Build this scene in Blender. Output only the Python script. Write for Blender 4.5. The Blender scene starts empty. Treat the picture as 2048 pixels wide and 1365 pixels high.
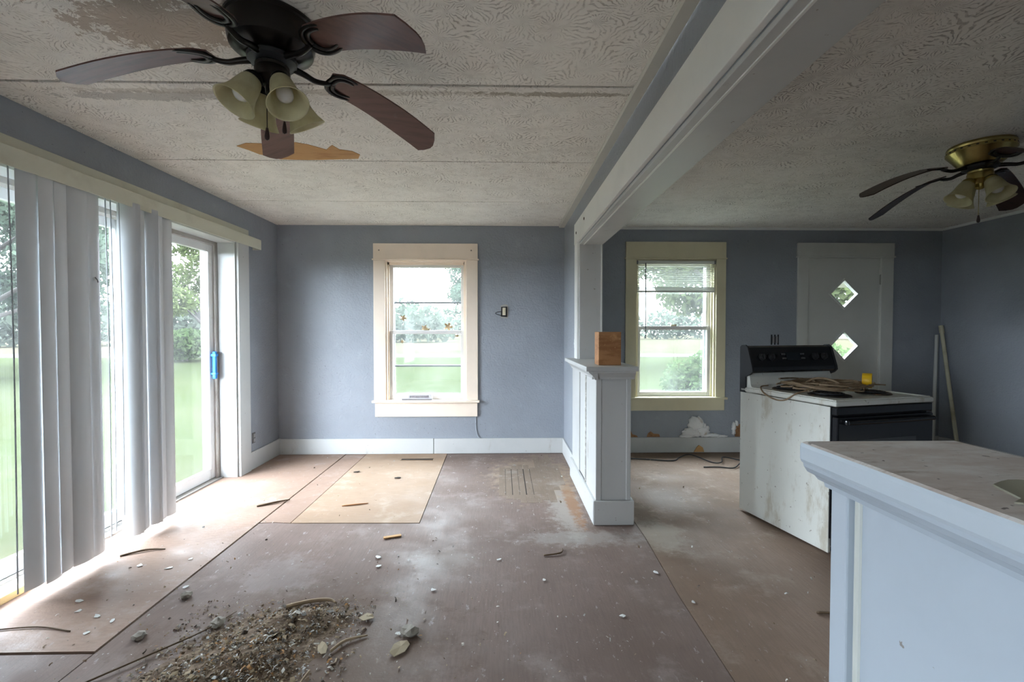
import bpy, bmesh, math, random
import numpy as np
from mathutils import Vector, Matrix

random.seed(7)
rng = np.random.default_rng(7)
PI = math.pi
SC = bpy.context.scene
COL = SC.collection

# ------------------------------------------------------------------ camera
cam_data = bpy.data.cameras.new('camera')
cam_data.sensor_fit = 'HORIZONTAL'
cam_data.sensor_width = 36.0
cam_data.lens = 16.0
cam_data.clip_start = 0.02
cam_data.clip_end = 1000
cam = bpy.data.objects.new('camera', cam_data)
COL.objects.link(cam)
cam.location = (0, 0, 1.314)
cam.rotation_euler = (PI / 2 - math.atan(20 / 910.0), 0, -math.atan(19 / 910.0))
SC.camera = cam

# ------------------------------------------------------------------ world, light, exposure
SKY = 28.0
world = bpy.data.worlds.new('overcast_sky')
SC.world = world
world.use_nodes = True
wn = world.node_tree
bg = wn.nodes['Background']
bg.inputs[0].default_value = (0.86, 0.95, 1.10, 1)
bg.inputs[1].default_value = SKY
SC.view_settings.view_transform = 'Standard'
SC.view_settings.look = 'None'
SC.view_settings.gamma = 1.0
SC.view_settings.use_curve_mapping = False
SC.view_settings.exposure = 0.70
SC.cycles.max_bounces = 9
SC.cycles.diffuse_bounces = 6
SC.cycles.transparent_max_bounces = 24
SC.cycles.caustics_reflective = False
SC.cycles.caustics_refractive = False
SC.cycles.use_denoising = True
SC.cycles.use_adaptive_sampling = True
SC.cycles.adaptive_threshold = 0.02


def portal(name, loc, rot, sx, sy):
    """light portal in a window opening: guides sky sampling, gives off no light of its own"""
    l = bpy.data.lights.new(name, 'AREA')
    l.shape = 'RECTANGLE'
    l.size, l.size_y = sx, sy
    l.cycles.is_portal = True
    o = bpy.data.objects.new(name, l)
    o.location = loc
    o.rotation_euler = rot
    COL.objects.link(o)


# ------------------------------------------------------------------ key dimensions
XL, XR, YB, YR = -2.375, 4.77, 4.86, -2.4      # room shell
ZC = 2.43                                       # ceiling
WX0, WX1 = 0.66, 0.85                           # partition wall
GZ = -0.45                                      # ground outside
# portals (slider, two windows, added side fill window)
portal('slider_portal', (-2.66, 3.10, 1.08), (0, -PI / 2, 0), 2.1, 2.02)
portal('dining_window_portal', (-0.81, YB + 0.17, 1.30), (-PI / 2, 0, 0), 0.84, 1.48)
portal('living_window_portal', (1.86, YB + 0.17, 1.32), (-PI / 2, 0, 0), 0.86, 1.48)
portal('fill_window_portal', (-2.66, -1.68, 1.3), (0, -PI / 2, 0), 1.5, 1.1)


# ------------------------------------------------------------------ node helpers
class NT:
    def __init__(s, name):
        s.m = bpy.data.materials.new(name)
        s.m.use_nodes = True
        s.t = s.m.node_tree
        s.n = s.t.nodes
        s.bsdf = s.n['Principled BSDF']
        s.out = s.n['Material Output']
        s.tc = s.n.new('ShaderNodeTexCoord').outputs['Object']

    def link(s, a, b):
        s.t.links.new(a, b)

    def _in(s, sock, v):
        if hasattr(v, 'is_linked') or isinstance(v, bpy.types.NodeSocket):
            s.link(v, sock)
        elif isinstance(v, (tuple, list)) and len(v) == 3 and sock.type == 'RGBA':
            sock.default_value = (*v, 1)
        else:
            sock.default_value = v

    def math(s, op, a, b=0.0, c=0.0):
        nd = s.n.new('ShaderNodeMath')
        nd.operation = op
        s._in(nd.inputs[0], a)
        s._in(nd.inputs[1], b)
        s._in(nd.inputs[2], c)
        return nd.outputs[0]

    def vmath(s, op, a, b=(0, 0, 0)):
        nd = s.n.new('ShaderNodeVectorMath')
        nd.operation = op
        s._in(nd.inputs[0], a)
        s._in(nd.inputs[1], b)
        return nd.outputs['Value'] if op in ('LENGTH', 'DISTANCE') else nd.outputs[0]

    def mapping(s, scale=(1, 1, 1), loc=(0, 0, 0), rot=(0, 0, 0), vec=None):
        nd = s.n.new('ShaderNodeMapping')
        s._in(nd.inputs['Vector'], vec if vec is not None else s.tc)
        nd.inputs['Scale'].default_value = scale
        nd.inputs['Location'].default_value = loc
        nd.inputs['Rotation'].default_value = rot
        return nd.outputs[0]

    def noise(s, scale, detail=3, rough=0.55, stretch=(1, 1, 1), loc=(0, 0, 0), rot=(0, 0, 0), vec=None, dist=0):
        nd = s.n.new('ShaderNodeTexNoise')
        s._in(nd.inputs['Vector'], s.mapping(stretch, loc, rot, vec))
        nd.inputs['Scale'].default_value = scale
        nd.inputs['Detail'].default_value = detail
        nd.inputs['Roughness'].default_value = rough
        nd.inputs['Distortion'].default_value = dist
        return nd.outputs['Fac']

    def ramp(s, f, lo, hi, a=0.0, b=1.0):
        nd = s.n.new('ShaderNodeMapRange')
        nd.clamp = True
        nd.interpolation_type = 'SMOOTHSTEP'
        s._in(nd.inputs['Value'], f)
        nd.inputs['From Min'].default_value = lo
        nd.inputs['From Max'].default_value = hi
        nd.inputs['To Min'].default_value = a
        nd.inputs['To Max'].default_value = b
        return nd.outputs[0]

    def mix(s, f, a, b, blend='MIX'):
        nd = s.n.new('ShaderNodeMix')
        nd.data_type = 'RGBA'
        nd.blend_type = blend
        s._in(nd.inputs[0], f)
        s._in(nd.inputs[6], a)
        s._in(nd.inputs[7], b)
        return nd.outputs[2]

    def bump(s, h, strength=0.3, dist=0.01, normal=None):
        nd = s.n.new('ShaderNodeBump')
        nd.inputs['Strength'].default_value = strength
        nd.inputs['Distance'].default_value = dist
        s._in(nd.inputs['Height'], h)
        if normal is not None:
            s.link(normal, nd.inputs['Normal'])
        return nd.outputs[0]

    def done(s, col, rough=0.6, metal=0.0, spec=0.4, normal=None):
        b = s.bsdf
        s._in(b.inputs['Base Color'], col)
        s._in(b.inputs['Roughness'], rough)
        b.inputs['Metallic'].default_value = metal
        b.inputs['Specular IOR Level'].default_value = spec
        if normal is not None:
            s.link(normal, b.inputs['Normal'])
        return s.m


MATS = {}


def simple(name, col, rough=0.6, metal=0.0, spec=0.4, layers=(), bump=None):
    """principled material; layers = (colour, scale, lo, hi, stretch, seed)"""
    if name in MATS:
        return MATS[name]
    t = NT(name)
    c = col
    for i, L in enumerate(layers):
        lc, sc, lo, hi = L[:4]
        st = L[4] if len(L) > 4 else (1, 1, 1)
        f = t.ramp(t.noise(sc, 5, 0.6, st, (i * 3.1 + 1, i * 1.7, i * 2.3)), lo, hi)
        c = t.mix(f, c, lc)
    nrm = None
    if bump:
        nrm = t.bump(t.noise(bump[0], 3, 0.5, bump[3] if len(bump) > 3 else (1, 1, 1)), bump[1], bump[2])
    MATS[name] = t.done(c, rough, metal, spec, nrm)
    return MATS[name]


# ------------------------------------------------------------------ materials
def wall_paint(name, col):
    t = NT(name)
    n1 = t.noise(1.3, 4)
    n2 = t.noise(9, 5, 0.6, loc=(4, 1, 2))
    c = t.mix(t.ramp(n1, 0.35, 0.7), col, tuple(x * 0.86 for x in col))
    c = t.mix(t.ramp(n2, 0.60, 0.74, 0, 0.25), c, tuple(min(1, x * 1.25) for x in col))
    spk = t.noise(60, 2, 0.5, loc=(7, 3, 1))
    c = t.mix(t.ramp(spk, 0.735, 0.76, 0, 0.6), c, (0.06, 0.055, 0.05))
    h = t.math('ADD', t.noise(55, 3, 0.5), t.math('MULTIPLY', t.noise(14, 3, 0.5), 0.8))
    return t.done(c, 0.42, 0, 0.45, t.bump(h, 0.6, 0.007))


WALL = wall_paint('blue_grey_wall_paint', (0.305, 0.328, 0.365))
WALLD = wall_paint('dark_slate_wall_paint', (0.13, 0.155, 0.19))


def white_paint(name, col, dirt=(0.25, 0.19, 0.13), amt=0.66, rough=0.4, chips=0.74):
    t = NT(name)
    n1 = t.noise(2.2, 5, 0.6)
    c = t.mix(t.ramp(n1, 0.45, 0.75, 0, 0.5), col, tuple(x * 0.82 for x in col))
    st = t.noise(5, 6, 0.7, (1, 1, 0.35), (2, 5, 1))
    c = t.mix(t.ramp(st, amt, amt + 0.14, 0, 0.45), c, dirt)
    ch = t.noise(26, 4, 0.65, loc=(1, 8, 3))
    c = t.mix(t.ramp(ch, chips, chips + 0.02, 0, 0.75), c, (0.20, 0.155, 0.115))
    return t.done(c, rough, 0, 0.45, t.bump(t.noise(30, 3, 0.5, (1, 1, 0.2)), 0.12, 0.004))


WHITE = white_paint('white_trim_paint', (0.82, 0.82, 0.79))
WHITE2 = white_paint('scuffed_white_trim_paint', (0.54, 0.54, 0.53), amt=0.6, chips=0.70)
CREAM = white_paint('cream_casing_paint', (0.86, 0.73, 0.61), (0.45, 0.34, 0.24), 0.68, 0.42, 0.76)
CREAM2 = white_paint('ivory_casing_paint', (0.66, 0.60, 0.42), (0.30, 0.24, 0.15), 0.70, 0.45, 0.78)
DOORW = white_paint('door_grey_white_paint', (0.62, 0.62, 0.58), amt=0.7)
VALANCE = simple('ivory_valance_vinyl', (0.62, 0.61, 0.50), 0.45, layers=(((0.50, 0.48, 0.38), 3, 0.5, 0.75),))
VINYL = simple('white_vinyl_frame', (0.78, 0.78, 0.78), 0.35, layers=(((0.5, 0.46, 0.4), 6, 0.62, 0.8),))
ALU = simple('taupe_aluminium_frame', (0.42, 0.39, 0.36), 0.45, 0.3, layers=(((0.30, 0.26, 0.22), 5, 0.5, 0.8),))
DARKALU = simple('dark_window_bar', (0.16, 0.16, 0.17), 0.5)


def ceiling_mat(name, col, dirt, dirt_amt, shape_bias=0.0, brown_patch=None):
    """stomped plaster: fans of radial brush strokes with grime in the grooves"""
    t = NT(name)
    wob = t.n.new('ShaderNodeTexNoise')
    t.link(t.tc, wob.inputs['Vector'])
    wob.inputs['Scale'].default_value = 22
    wob.inputs['Detail'].default_value = 2
    w = t.vmath('SCALE', t.vmath('SUBTRACT', wob.outputs['Color'], (0.5, 0.5, 0.5)))
    w.node.inputs['Scale'].default_value = 0.05
    vec = t.vmath('ADD', t.tc, w)
    flat = t.vmath('MULTIPLY', vec, (1, 1, 0))
    vo = t.n.new('ShaderNodeTexVoronoi')
    vo.voronoi_dimensions = '2D'
    vo.inputs['Scale'].default_value = 5.6
    t.link(flat, vo.inputs['Vector'])
    d = t.vmath('SUBTRACT', flat, vo.outputs['Position'])
    sp = t.n.new('ShaderNodeSeparateXYZ')
    t.link(d, sp.inputs[0])
    ang = t.math('ARCTAN2', sp.outputs[1], sp.outputs[0])
    rad = t.vmath('LENGTH', d)
    ph = t.math('MULTIPLY', t.noise(24, 2), 4.0)
    stroke = t.math('SINE', t.math('ADD', t.math('MULTIPLY', ang, 30.0), ph))
    vo2 = t.n.new('ShaderNodeTexVoronoi')
    vo2.voronoi_dimensions = '2D'
    vo2.inputs['Scale'].default_value = 8.5
    t.link(t.vmath('ADD', flat, (3.3, 1.7, 0)), vo2.inputs['Vector'])
    d2 = t.vmath('SUBTRACT', t.vmath('ADD', flat, (3.3, 1.7, 0)), vo2.outputs['Position'])
    sp2 = t.n.new('ShaderNodeSeparateXYZ')
    t.link(d2, sp2.inputs[0])
    stroke2 = t.math('SINE', t.math('ADD', t.math('MULTIPLY', t.math('ARCTAN2', sp2.outputs[1], sp2.outputs[0]), 21.0), ph))
    sel = t.ramp(t.noise(3.1, 2, loc=(5, 2, 0)), 0.44, 0.56)
    mixn = t.n.new('ShaderNodeMix')
    t.link(sel, mixn.inputs[0])
    t.link(stroke, mixn.inputs[2])
    t.link(stroke2, mixn.inputs[3])
    st = mixn.outputs[0]
    fine = t.noise(120, 3, 0.6)
    big = t.noise(1.5, 4, 0.6, loc=(2, 7, 0))
    mid = t.noise(5, 4, 0.65, (1, 1.6, 1), (9, 1, 0))
    groove = t.ramp(st, 0.35, 0.95)                       # 1 in the groove
    mask = t.ramp(t.math('ADD', t.math('MULTIPLY', big, 0.55), t.math('MULTIPLY', mid, 0.45)), 0.36, 0.62)
    spots = t.ramp(t.noise(34, 3, 0.6, loc=(0, 3, 0)), 0.30, 0.60)
    g = t.math('MULTIPLY', t.math('MULTIPLY', groove, spots), t.math('ADD', t.math('MULTIPLY', mask, 0.80), 0.30))
    c = t.mix(t.ramp(big, 0.3, 0.7), col, tuple(x * 0.93 for x in col))
    c = t.mix(t.ramp(mid, 0.45, 0.75, 0, 0.35), c, (col[0] * 0.86, col[1] * 0.83, col[2] * 0.81))
    c = t.mix(t.math('MULTIPLY', g, dirt_amt), c, dirt)
    pz = t.noise(7, 5, 0.7, loc=(3, 3, 3))
    c = t.mix(t.ramp(pz, 0.68, 0.74, 0, 0.45), c, (0.33, 0.28, 0.22))
    if brown_patch:
        for (px, py, sx, sy, colr, am) in brown_patch:
            q = t.vmath('MULTIPLY', t.vmath('SUBTRACT', t.tc, (px, py, ZC)), (1 / sx, 1 / sy, 0))
            r = t.math('ADD', t.vmath('LENGTH', q), t.math('MULTIPLY', t.math('SUBTRACT', t.noise(14, 5, 0.75), 0.5), 3.2))
            c = t.mix(t.ramp(r, 0.78, 0.86, am, 0.0), c, colr)
    h = t.math('SUBTRACT', t.math('MULTIPLY', fine, 0.3), t.math('MULTIPLY', groove, spots))
    return t.done(c, 0.8, 0, 0.2, t.bump(h, 0.55, 0.006))


CEIL = ceiling_mat('stomped_plaster_ceiling', (0.94, 0.90, 0.83), (0.30, 0.25, 0.205), 0.60, brown_patch=[
    (-1.25, 1.72, 0.34, 0.17, (0.50, 0.41, 0.33), 0.85), (-1.62, 2.22, 0.55, 0.05, (0.36, 0.33, 0.29), 0.5),
    (-0.9, 2.17, 1.4, 0.028, (0.50, 0.44, 0.36), 0.5), (0.3, 2.165, 0.5, 0.02, (0.34, 0.29, 0.21), 0.6)])
CEIL_R = ceiling_mat('stained_plaster_ceiling', (0.91, 0.88, 0.82), (0.26, 0.225, 0.195), 0.68)
SEAM = simple('seam_backing_board', (0.13, 0.10, 0.09), 0.8)  # dark backing visible through the open ceiling seams
BAREWOOD = simple('bare_brown_fibreboard', (0.52, 0.29, 0.11), 0.7, layers=(((0.40, 0.20, 0.07), 6, 0.45, 0.7, (1, 3, 1)),))


def floor_mat(name, base, dark, pale, grain, spots=1.0, rough=0.42, patches=()):
    t = NT(name)
    big = t.noise(0.9, 5, 0.6, loc=(1, 2, 0))
    mid = t.noise(3.3, 6, 0.68, loc=(4, 6, 0))
    gr = t.noise(16, 4, 0.6, grain)
    c = t.mix(t.ramp(big, 0.34, 0.68), base, dark)
    c = t.mix(t.ramp(gr, 0.35, 0.75, 0, 0.5), c, tuple(x * 0.66 for x in base))
    c = t.mix(t.ramp(mid, 0.52, 0.72, 0, 0.75), c, pale)
    sc = t.noise(24, 5, 0.7, (1, 0.45, 1), (2, 2, 2), (0, 0, 0.5))
    c = t.mix(t.ramp(sc, 0.615, 0.68, 0, 0.42 * spots), c, (0.55, 0.52, 0.50))
    sp = t.noise(75, 2, 0.5, loc=(6, 1, 0))
    c = t.mix(t.ramp(sp, 0.735, 0.765, 0, 0.7 * spots), c, (0.75, 0.72, 0.69))
    dk = t.noise(50, 3, 0.6, loc=(3, 9, 0))
    c = t.mix(t.ramp(dk, 0.70, 0.735, 0, 0.7), c, (0.09, 0.065, 0.05))
    for (px, py, sx, sy, colr, am) in patches:
        qv = t.vmath('MULTIPLY', t.vmath('SUBTRACT', t.tc, (px, py, 0)), (1 / sx, 1 / sy, 0))
        rd = t.math('ADD', t.vmath('LENGTH', qv), t.math('MULTIPLY', t.math('SUBTRACT', t.noise(11, 6, 0.75, loc=(px, py, 0)), 0.5), 2.4))
        c = t.mix(t.ramp(rd, 0.45, 1.05, am, 0.0), c, colr)
    r = t.ramp(t.noise(2.1, 4, 0.6, loc=(7, 7, 0)), 0.35, 0.65, rough + 0.06, rough + 0.34)
    h = t.math('ADD', t.math('MULTIPLY', gr, 0.5), t.noise(90, 2))
    return t.done(c, r, 0, 0.13, t.bump(h, 0.25, 0.003))


FLOOR = floor_mat('worn_hardboard_floor', (0.245, 0.180, 0.153), (0.185, 0.134, 0.112), (0.315, 0.258, 0.233), (6, 0.5, 1), patches=[(-0.85, 1.85, 0.75, 0.55, (0.16, 0.11, 0.08), 0.8), (0.47, 3.45, 0.16, 0.75, (0.44, 0.40, 0.36), 0.6), (0.53, 3.5, 0.06, 0.7, (0.30, 0.15, 0.07), 0.75), (0.3, 4.1, 0.5, 0.7, (0.36, 0.27, 0.19), 0.6), (0.5, 2.85, 0.5, 0.12, (0.38, 0.35, 0.32), 0.5), (-0.35, 2.6, 0.25, 0.15, (0.34, 0.30, 0.27), 0.4), (-1.2, 2.45, 0.25, 0.25, (0.36, 0.31, 0.30), 0.35)])
FLOOR_R = floor_mat('dark_worn_hardboard_floor', (0.29, 0.205, 0.155), (0.195, 0.132, 0.094), (0.38, 0.30, 0.24), (6, 0.5, 1), 0.6, patches=[(1.02, 2.9, 0.2, 0.3, (0.38, 0.32, 0.25), 0.45), (1.0, 3.25, 0.12, 0.3, (0.12, 0.08, 0.05), 0.6)])
PLYL = floor_mat('weathered_plywood', (0.35, 0.24, 0.183), (0.275, 0.185, 0.142), (0.42, 0.33, 0.285), (1.2, 5, 1), 0.5, 0.36)
PLYN = floor_mat('newer_yellow_plywood', (0.39, 0.275, 0.195), (0.33, 0.225, 0.153), (0.44, 0.35, 0.272), (0.6, 7, 1), 0.3, 0.45)
OAK = floor_mat('bare_oak_strip', (0.29, 0.225, 0.175), (0.22, 0.165, 0.125), (0.37, 0.32, 0.28), (9, 0.4, 1), 0.9, 0.55)
GAP = simple('dark_floor_gap', (0.035, 0.025, 0.02), 0.9)
BLACKM = simple('black_enamel', (0.012, 0.013, 0.016), 0.16, 0, 0.6)
BLACKR = simple('black_matte_plastic', (0.02, 0.02, 0.022), 0.5)


def glass_mat(name, dust=0.06, tint=(0.96, 0.98, 0.97)):  # dust: translucent white share that lays pale glare over the outdoor view
    t = NT(name)
    tr = t.n.new('ShaderNodeBsdfTransparent')
    tr.inputs[0].default_value = (*tint, 1)
    gl = t.n.new('ShaderNodeBsdfGlossy')
    gl.inputs['Roughness'].default_value = 0.03
    tl = t.n.new('ShaderNodeBsdfTranslucent')
    tl.inputs[0].default_value = (0.9, 0.9, 0.88, 1)
    m1 = t.n.new('ShaderNodeMixShader')
    f = t.math('MULTIPLY', t.ramp(t.noise(4, 5, 0.65), 0.2, 0.85, 0.5, 1.5), dust)
    t.link(f, m1.inputs[0])
    t.link(tr.outputs[0], m1.inputs[1])
    t.link(tl.outputs[0], m1.inputs[2])
    m2 = t.n.new('ShaderNodeMixShader')
    m2.inputs[0].default_value = 0.05
    t.link(m1.outputs[0], m2.inputs[1])
    t.link(gl.outputs[0], m2.inputs[2])
    t.link(m2.outputs[0], t.out.inputs[0])
    return t.m


GLASS = glass_mat('glare_veil_window_glass', 0.009)  # translucency stands in for glare veiling the view outside


def leaf_mat(name, a, b, trans=0.4):
    t = NT(name)
    c = t.mix(t.ramp(t.noise(0.9, 3, 0.6), 0.35, 0.65), a, b)
    df = t.n.new('ShaderNodeBsdfDiffuse')
    t.link(c, df.inputs[0])
    tl = t.n.new('ShaderNodeBsdfTranslucent')
    t.link(c, tl.inputs[0])
    m = t.n.new('ShaderNodeMixShader')
    m.inputs[0].default_value = trans
    t.link(df.outputs[0], m.inputs[1])
    t.link(tl.outputs[0], m.inputs[2])
    t.link(m.outputs[0], t.out.inputs[0])
    return t.m


# ------------------------------------------------------------------ object helpers
ORG = {}          # empties: name -> (loc, rotz)


def tag(o, label=None, cat=None, group=None, kind=None):
    if label:
        o['label'] = label
    if cat:
        o['category'] = cat
    if group:
        o['group'] = group
    if kind:
        o['kind'] = kind
    return o


def thing(name, label, cat, loc=(0, 0, 0), rotz=0.0, group=None, kind=None):
    o = bpy.data.objects.new(name, None)
    o.empty_display_size = 0.1
    COL.objects.link(o)
    o.location = loc
    o.rotation_euler = (0, 0, rotz)
    ORG[o.name] = Matrix.Translation(loc) @ Matrix.Rotation(rotz, 4, 'Z')
    return tag(o, label, cat, group, kind)


def obj(name, vf, mat, parent=None, local=False, smooth=False):
    """link (verts, faces) as one mesh object; world coordinates unless local"""
    me = bpy.data.meshes.new(name)
    v, f = vf[0], vf[1]
    if parent is not None and not local:
        root = parent
        while root.parent is not None:
            root = root.parent
        if root.name in ORG:
            inv = ORG[root.name].inverted()
            v = [inv @ Vector(p) for p in v]
    me.from_pydata([tuple(p) for p in v], [], f)
    if isinstance(mat, (list, tuple)):
        for m in mat:
            me.materials.append(m)
        me.polygons.foreach_set('material_index', vf[2])
    else:
        me.materials.append(mat)
    if smooth:
        me.polygons.foreach_set('use_smooth', [True] * len(me.polygons))
    me.update()
    o = bpy.data.objects.new(name, me)
    COL.objects.link(o)
    if parent is not None:
        o.parent = parent
    if smooth == 'angle':
        me.set_sharp_from_angle(angle=math.radians(38))
    return o


def join(*parts):
    V, F = [], []
    for p in parts:
        n = len(V)
        V += [tuple(x) for x in p[0]]
        F += [tuple(i + n for i in f) for f in p[1]]
    return V, F


def xf(vf, M):
    return [tuple(M @ Vector(p)) for p in vf[0]], vf[1]


def box(x0, x1, y0, y1, z0, z1, bev=0.0):
    x0, x1 = min(x0, x1), max(x0, x1)
    y0, y1 = min(y0, y1), max(y0, y1)
    z0, z1 = min(z0, z1), max(z0, z1)
    V = [(x0, y0, z0), (x1, y0, z0), (x1, y1, z0), (x0, y1, z0), (x0, y0, z1), (x1, y0, z1), (x1, y1, z1), (x0, y1, z1)]
    F = [(0, 3, 2, 1), (4, 5, 6, 7), (0, 1, 5, 4), (1, 2, 6, 5), (2, 3, 7, 6), (3, 0, 4, 7)]
    if bev <= 0:
        return V, F
    bm = bmesh.new()
    vs = [bm.verts.new(v) for v in V]
    for f in F:
        bm.faces.new([vs[i] for i in f])
    bmesh.ops.bevel(bm, geom=list(bm.edges), offset=bev, segments=2, affect='EDGES', profile=0.5)
    bm.verts.ensure_lookup_table()
    bm.verts.index_update()
    r = ([v.co[:] for v in bm.verts], [tuple(v.index for v in f.verts) for f in bm.faces])
    bm.free()
    return r


def prism(poly, z0, z1, axis='z'):
    """extrude a 2D outline (ccw) along an axis"""
    n = len(poly)
    if axis == 'z':
        V = [(a, b, z0) for a, b in poly] + [(a, b, z1) for a, b in poly]
    elif axis == 'y':
        V = [(a, z1, b) for a, b in poly] + [(a, z0, b) for a, b in poly]
    else:
        V = [(z0, a, b) for a, b in poly] + [(z1, a, b) for a, b in poly]
    F = [tuple(reversed(range(n))), tuple(range(n, 2 * n))]
    F += [(i, (i + 1) % n, n + (i + 1) % n, n + i) for i in range(n)]
    return V, F


def lathe(prof, seg=32, c=(0, 0, 0), close=False):
    V, F = [], []
    m = len(prof)
    for k in range(seg):
        a = 2 * PI * k / seg
        for r, z in prof:
            V.append((c[0] + r * math.cos(a), c[1] + r * math.sin(a), c[2] + z))
    for k in range(seg):
        k2 = (k + 1) % seg
        for i in range(m - 1 if not close else m):
            j = (i + 1) % m
            F.append((k * m + i, k2 * m + i, k2 * m + j, k * m + j))
    if not close:
        if prof[0][0] > 1e-5:
            F.append(tuple(reversed([k * m for k in range(seg)])))
        if prof[-1][0] > 1e-5:
            F.append(tuple(k * m + m - 1 for k in range(seg)))
    return V, F


def smooth_path(pts, sub=6, closed=False):
    P = [Vector(p) for p in pts]
    out = []
    n = len(P)
    for i in range(n - 1):
        p0, p1, p2, p3 = P[max(i - 1, 0)], P[i], P[i + 1], P[min(i + 2, n - 1)]
        for k in range(sub):
            u = k / sub
            out.append(0.5 * ((2 * p1) + (p2 - p0) * u + (2 * p0 - 5 * p1 + 4 * p2 - p3) * u * u + (3 * p1 - p0 - 3 * p2 + p3) * u ** 3))
    out.append(P[-1])
    return out


def tube(pts, r, seg=8, sub=6, flat=1.0):
    P = smooth_path(pts, sub) if sub > 1 else [Vector(p) for p in pts]
    rs = r if isinstance(r, (list, tuple)) else [r, r]
    V, F = [], []
    up = Vector((0, 0, 1))
    n = len(P)
    for i, p in enumerate(P):
        d = (P[min(i + 1, n - 1)] - P[max(i - 1, 0)])
        d = d.normalized() if d.length > 1e-9 else Vector((0, 0, 1))
        s = d.cross(up)
        if s.length < 1e-3:
            s = d.cross(Vector((0, 1, 0)))
        s.normalize()
        u = s.cross(d)
        q = i / max(1, n - 1) * (len(rs) - 1)
        k = min(int(q), len(rs) - 2)
        rr = rs[k] + (rs[k + 1] - rs[k]) * (q - k)
        for j in range(seg):
            a = 2 * PI * j / seg
            V.append(p + s * (rr * math.cos(a)) + u * (rr * flat * math.sin(a)))
    for i in range(n - 1):
        for j in range(seg):
            j2 = (j + 1) % seg
            F.append((i * seg + j, i * seg + j2, (i + 1) * seg + j2, (i + 1) * seg + j))
    F.append(tuple(range(seg - 1, -1, -1)))
    F.append(tuple((n - 1) * seg + j for j in range(seg)))
    return V, F


def wall_grid(axis, p0, p1, u0, u1, v0, v1, holes):
    """slab between p0 and p1 on an axis with rectangular openings (ua, ub, va, vb)"""
    us = sorted({u0, u1, *[h[0] for h in holes], *[h[1] for h in holes]})
    vs = sorted({v0, v1, *[h[2] for h in holes], *[h[3] for h in holes]})
    us = [u for u in us if u0 <= u <= u1]
    vs = [v for v in vs if v0 <= v <= v1]
    nu, nv = len(us) - 1, len(vs) - 1

    def solid(i, j):
        if i < 0 or j < 0 or i >= nu or j >= nv:
            return False
        cu, cv = (us[i] + us[i + 1]) / 2, (vs[j] + vs[j + 1]) / 2
        return not any(h[0] < cu < h[1] and h[2] < cv < h[3] for h in holes)

    V, F, idx = [], [], {}

    def pt(p, u, v):
        k = (p, u, v)
        if k not in idx:
            idx[k] = len(V)
            V.append((p, u, v) if axis == 'x' else (u, p, v))
        return idx[k]

    def quad(a, b, c, d):
        F.append((a, b, c, d))

    for i in range(nu):
        for j in range(nv):
            if not solid(i, j):
                continue
            a, b, c, d = us[i], us[i + 1], vs[j], vs[j + 1]
            quad(pt(p0, a, c), pt(p0, b, c), pt(p0, b, d), pt(p0, a, d))
            quad(pt(p1, a, c), pt(p1, a, d), pt(p1, b, d), pt(p1, b, c))
            if not solid(i - 1, j):
                quad(pt(p0, a, c), pt(p0, a, d), pt(p1, a, d), pt(p1, a, c))
            if not solid(i + 1, j):
                quad(pt(p0, b, c), pt(p1, b, c), pt(p1, b, d), pt(p0, b, d))
            if not solid(i, j - 1):
                quad(pt(p0, a, c), pt(p1, a, c), pt(p1, b, c), pt(p0, b, c))
            if not solid(i, j + 1):
                quad(pt(p0, a, d), pt(p0, b, d), pt(p1, b, d), pt(p1, a, d))
    bm = bmesh.new()
    vv = [bm.verts.new(v) for v in V]
    for f in F:
        bm.faces.new([vv[i] for i in f])
    bmesh.ops.recalc_face_normals(bm, faces=list(bm.faces))
    bm.verts.index_update()
    r = ([v.co[:] for v in bm.verts], [tuple(v.index for v in f.verts) for f in bm.faces])
    bm.free()
    return r


def struct(name, vf, mat, label, cat, **k):
    return tag(obj(name, vf, mat, **k), label, cat, kind='structure')


def sthing(name, label, cat, loc=(0, 0, 0)):
    return thing(name, label, cat, loc, 0, None, 'structure')


# ================================================================== ROOM SHELL
W1 = (-1.24, -0.385, 0.575, 2.065)       # dining window opening x0 x1 z0 z1
W2 = (1.43, 2.29, 0.60, 2.085)           # living window opening
DR = (3.29, 4.09, 0.0, 2.105)            # front door opening
SL = (2.08, 4.11, -0.02, 2.11)           # slider opening y0 y1 z0 z1
WS = (-2.28, -1.08, 0.50, 2.11)           # unseen fill window added in the left wall behind the viewer

wall_back = struct('wall_back', wall_grid('y', YB, YB + 0.16, XL - 0.28, XR + 0.15, -0.1, ZC + 0.1,
                   [W1, W2, (DR[0], DR[1], -0.1, DR[3])]), WALL, 'blue-grey back wall behind both rooms with two windows and a door', 'wall')
wall_left = struct('wall_left', wall_grid('x', XL - 0.28, XL, YR, YB, -0.1, ZC + 0.1, [(SL[0], SL[1], -0.1, SL[3]), WS]),
                   WALL, 'blue-grey side wall holding the sliding glass door', 'wall')
struct('wall_right', box(XR, XR + 0.15, YR, YB, -0.1, ZC + 0.1), WALL, 'dark slate wall on the far side of the stove room', 'wall')
struct('wall_rear', box(XL - 0.28, XR + 0.15, YR - 0.16, YR, -0.1, ZC + 0.1), simple('bounce_cream_wall_paint', (0.78, 0.75, 0.68), 0.6), 'light-bouncing pale cream wall behind the viewer', 'wall')  # unseen wall; its pale cream is picked to bounce light into the room
# partition with the wide opening: header plus stub by the back wall plus rear stub
part_vf = wall_grid('x', WX0, WX1, YR, YB, 0.0, ZC, [(-0.9, 3.885, -0.1, 2.065)])
wall_mid = struct('wall_partition', part_vf, WALL, 'blue-grey partition wall and header between dining room and stove room', 'wall')

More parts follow.
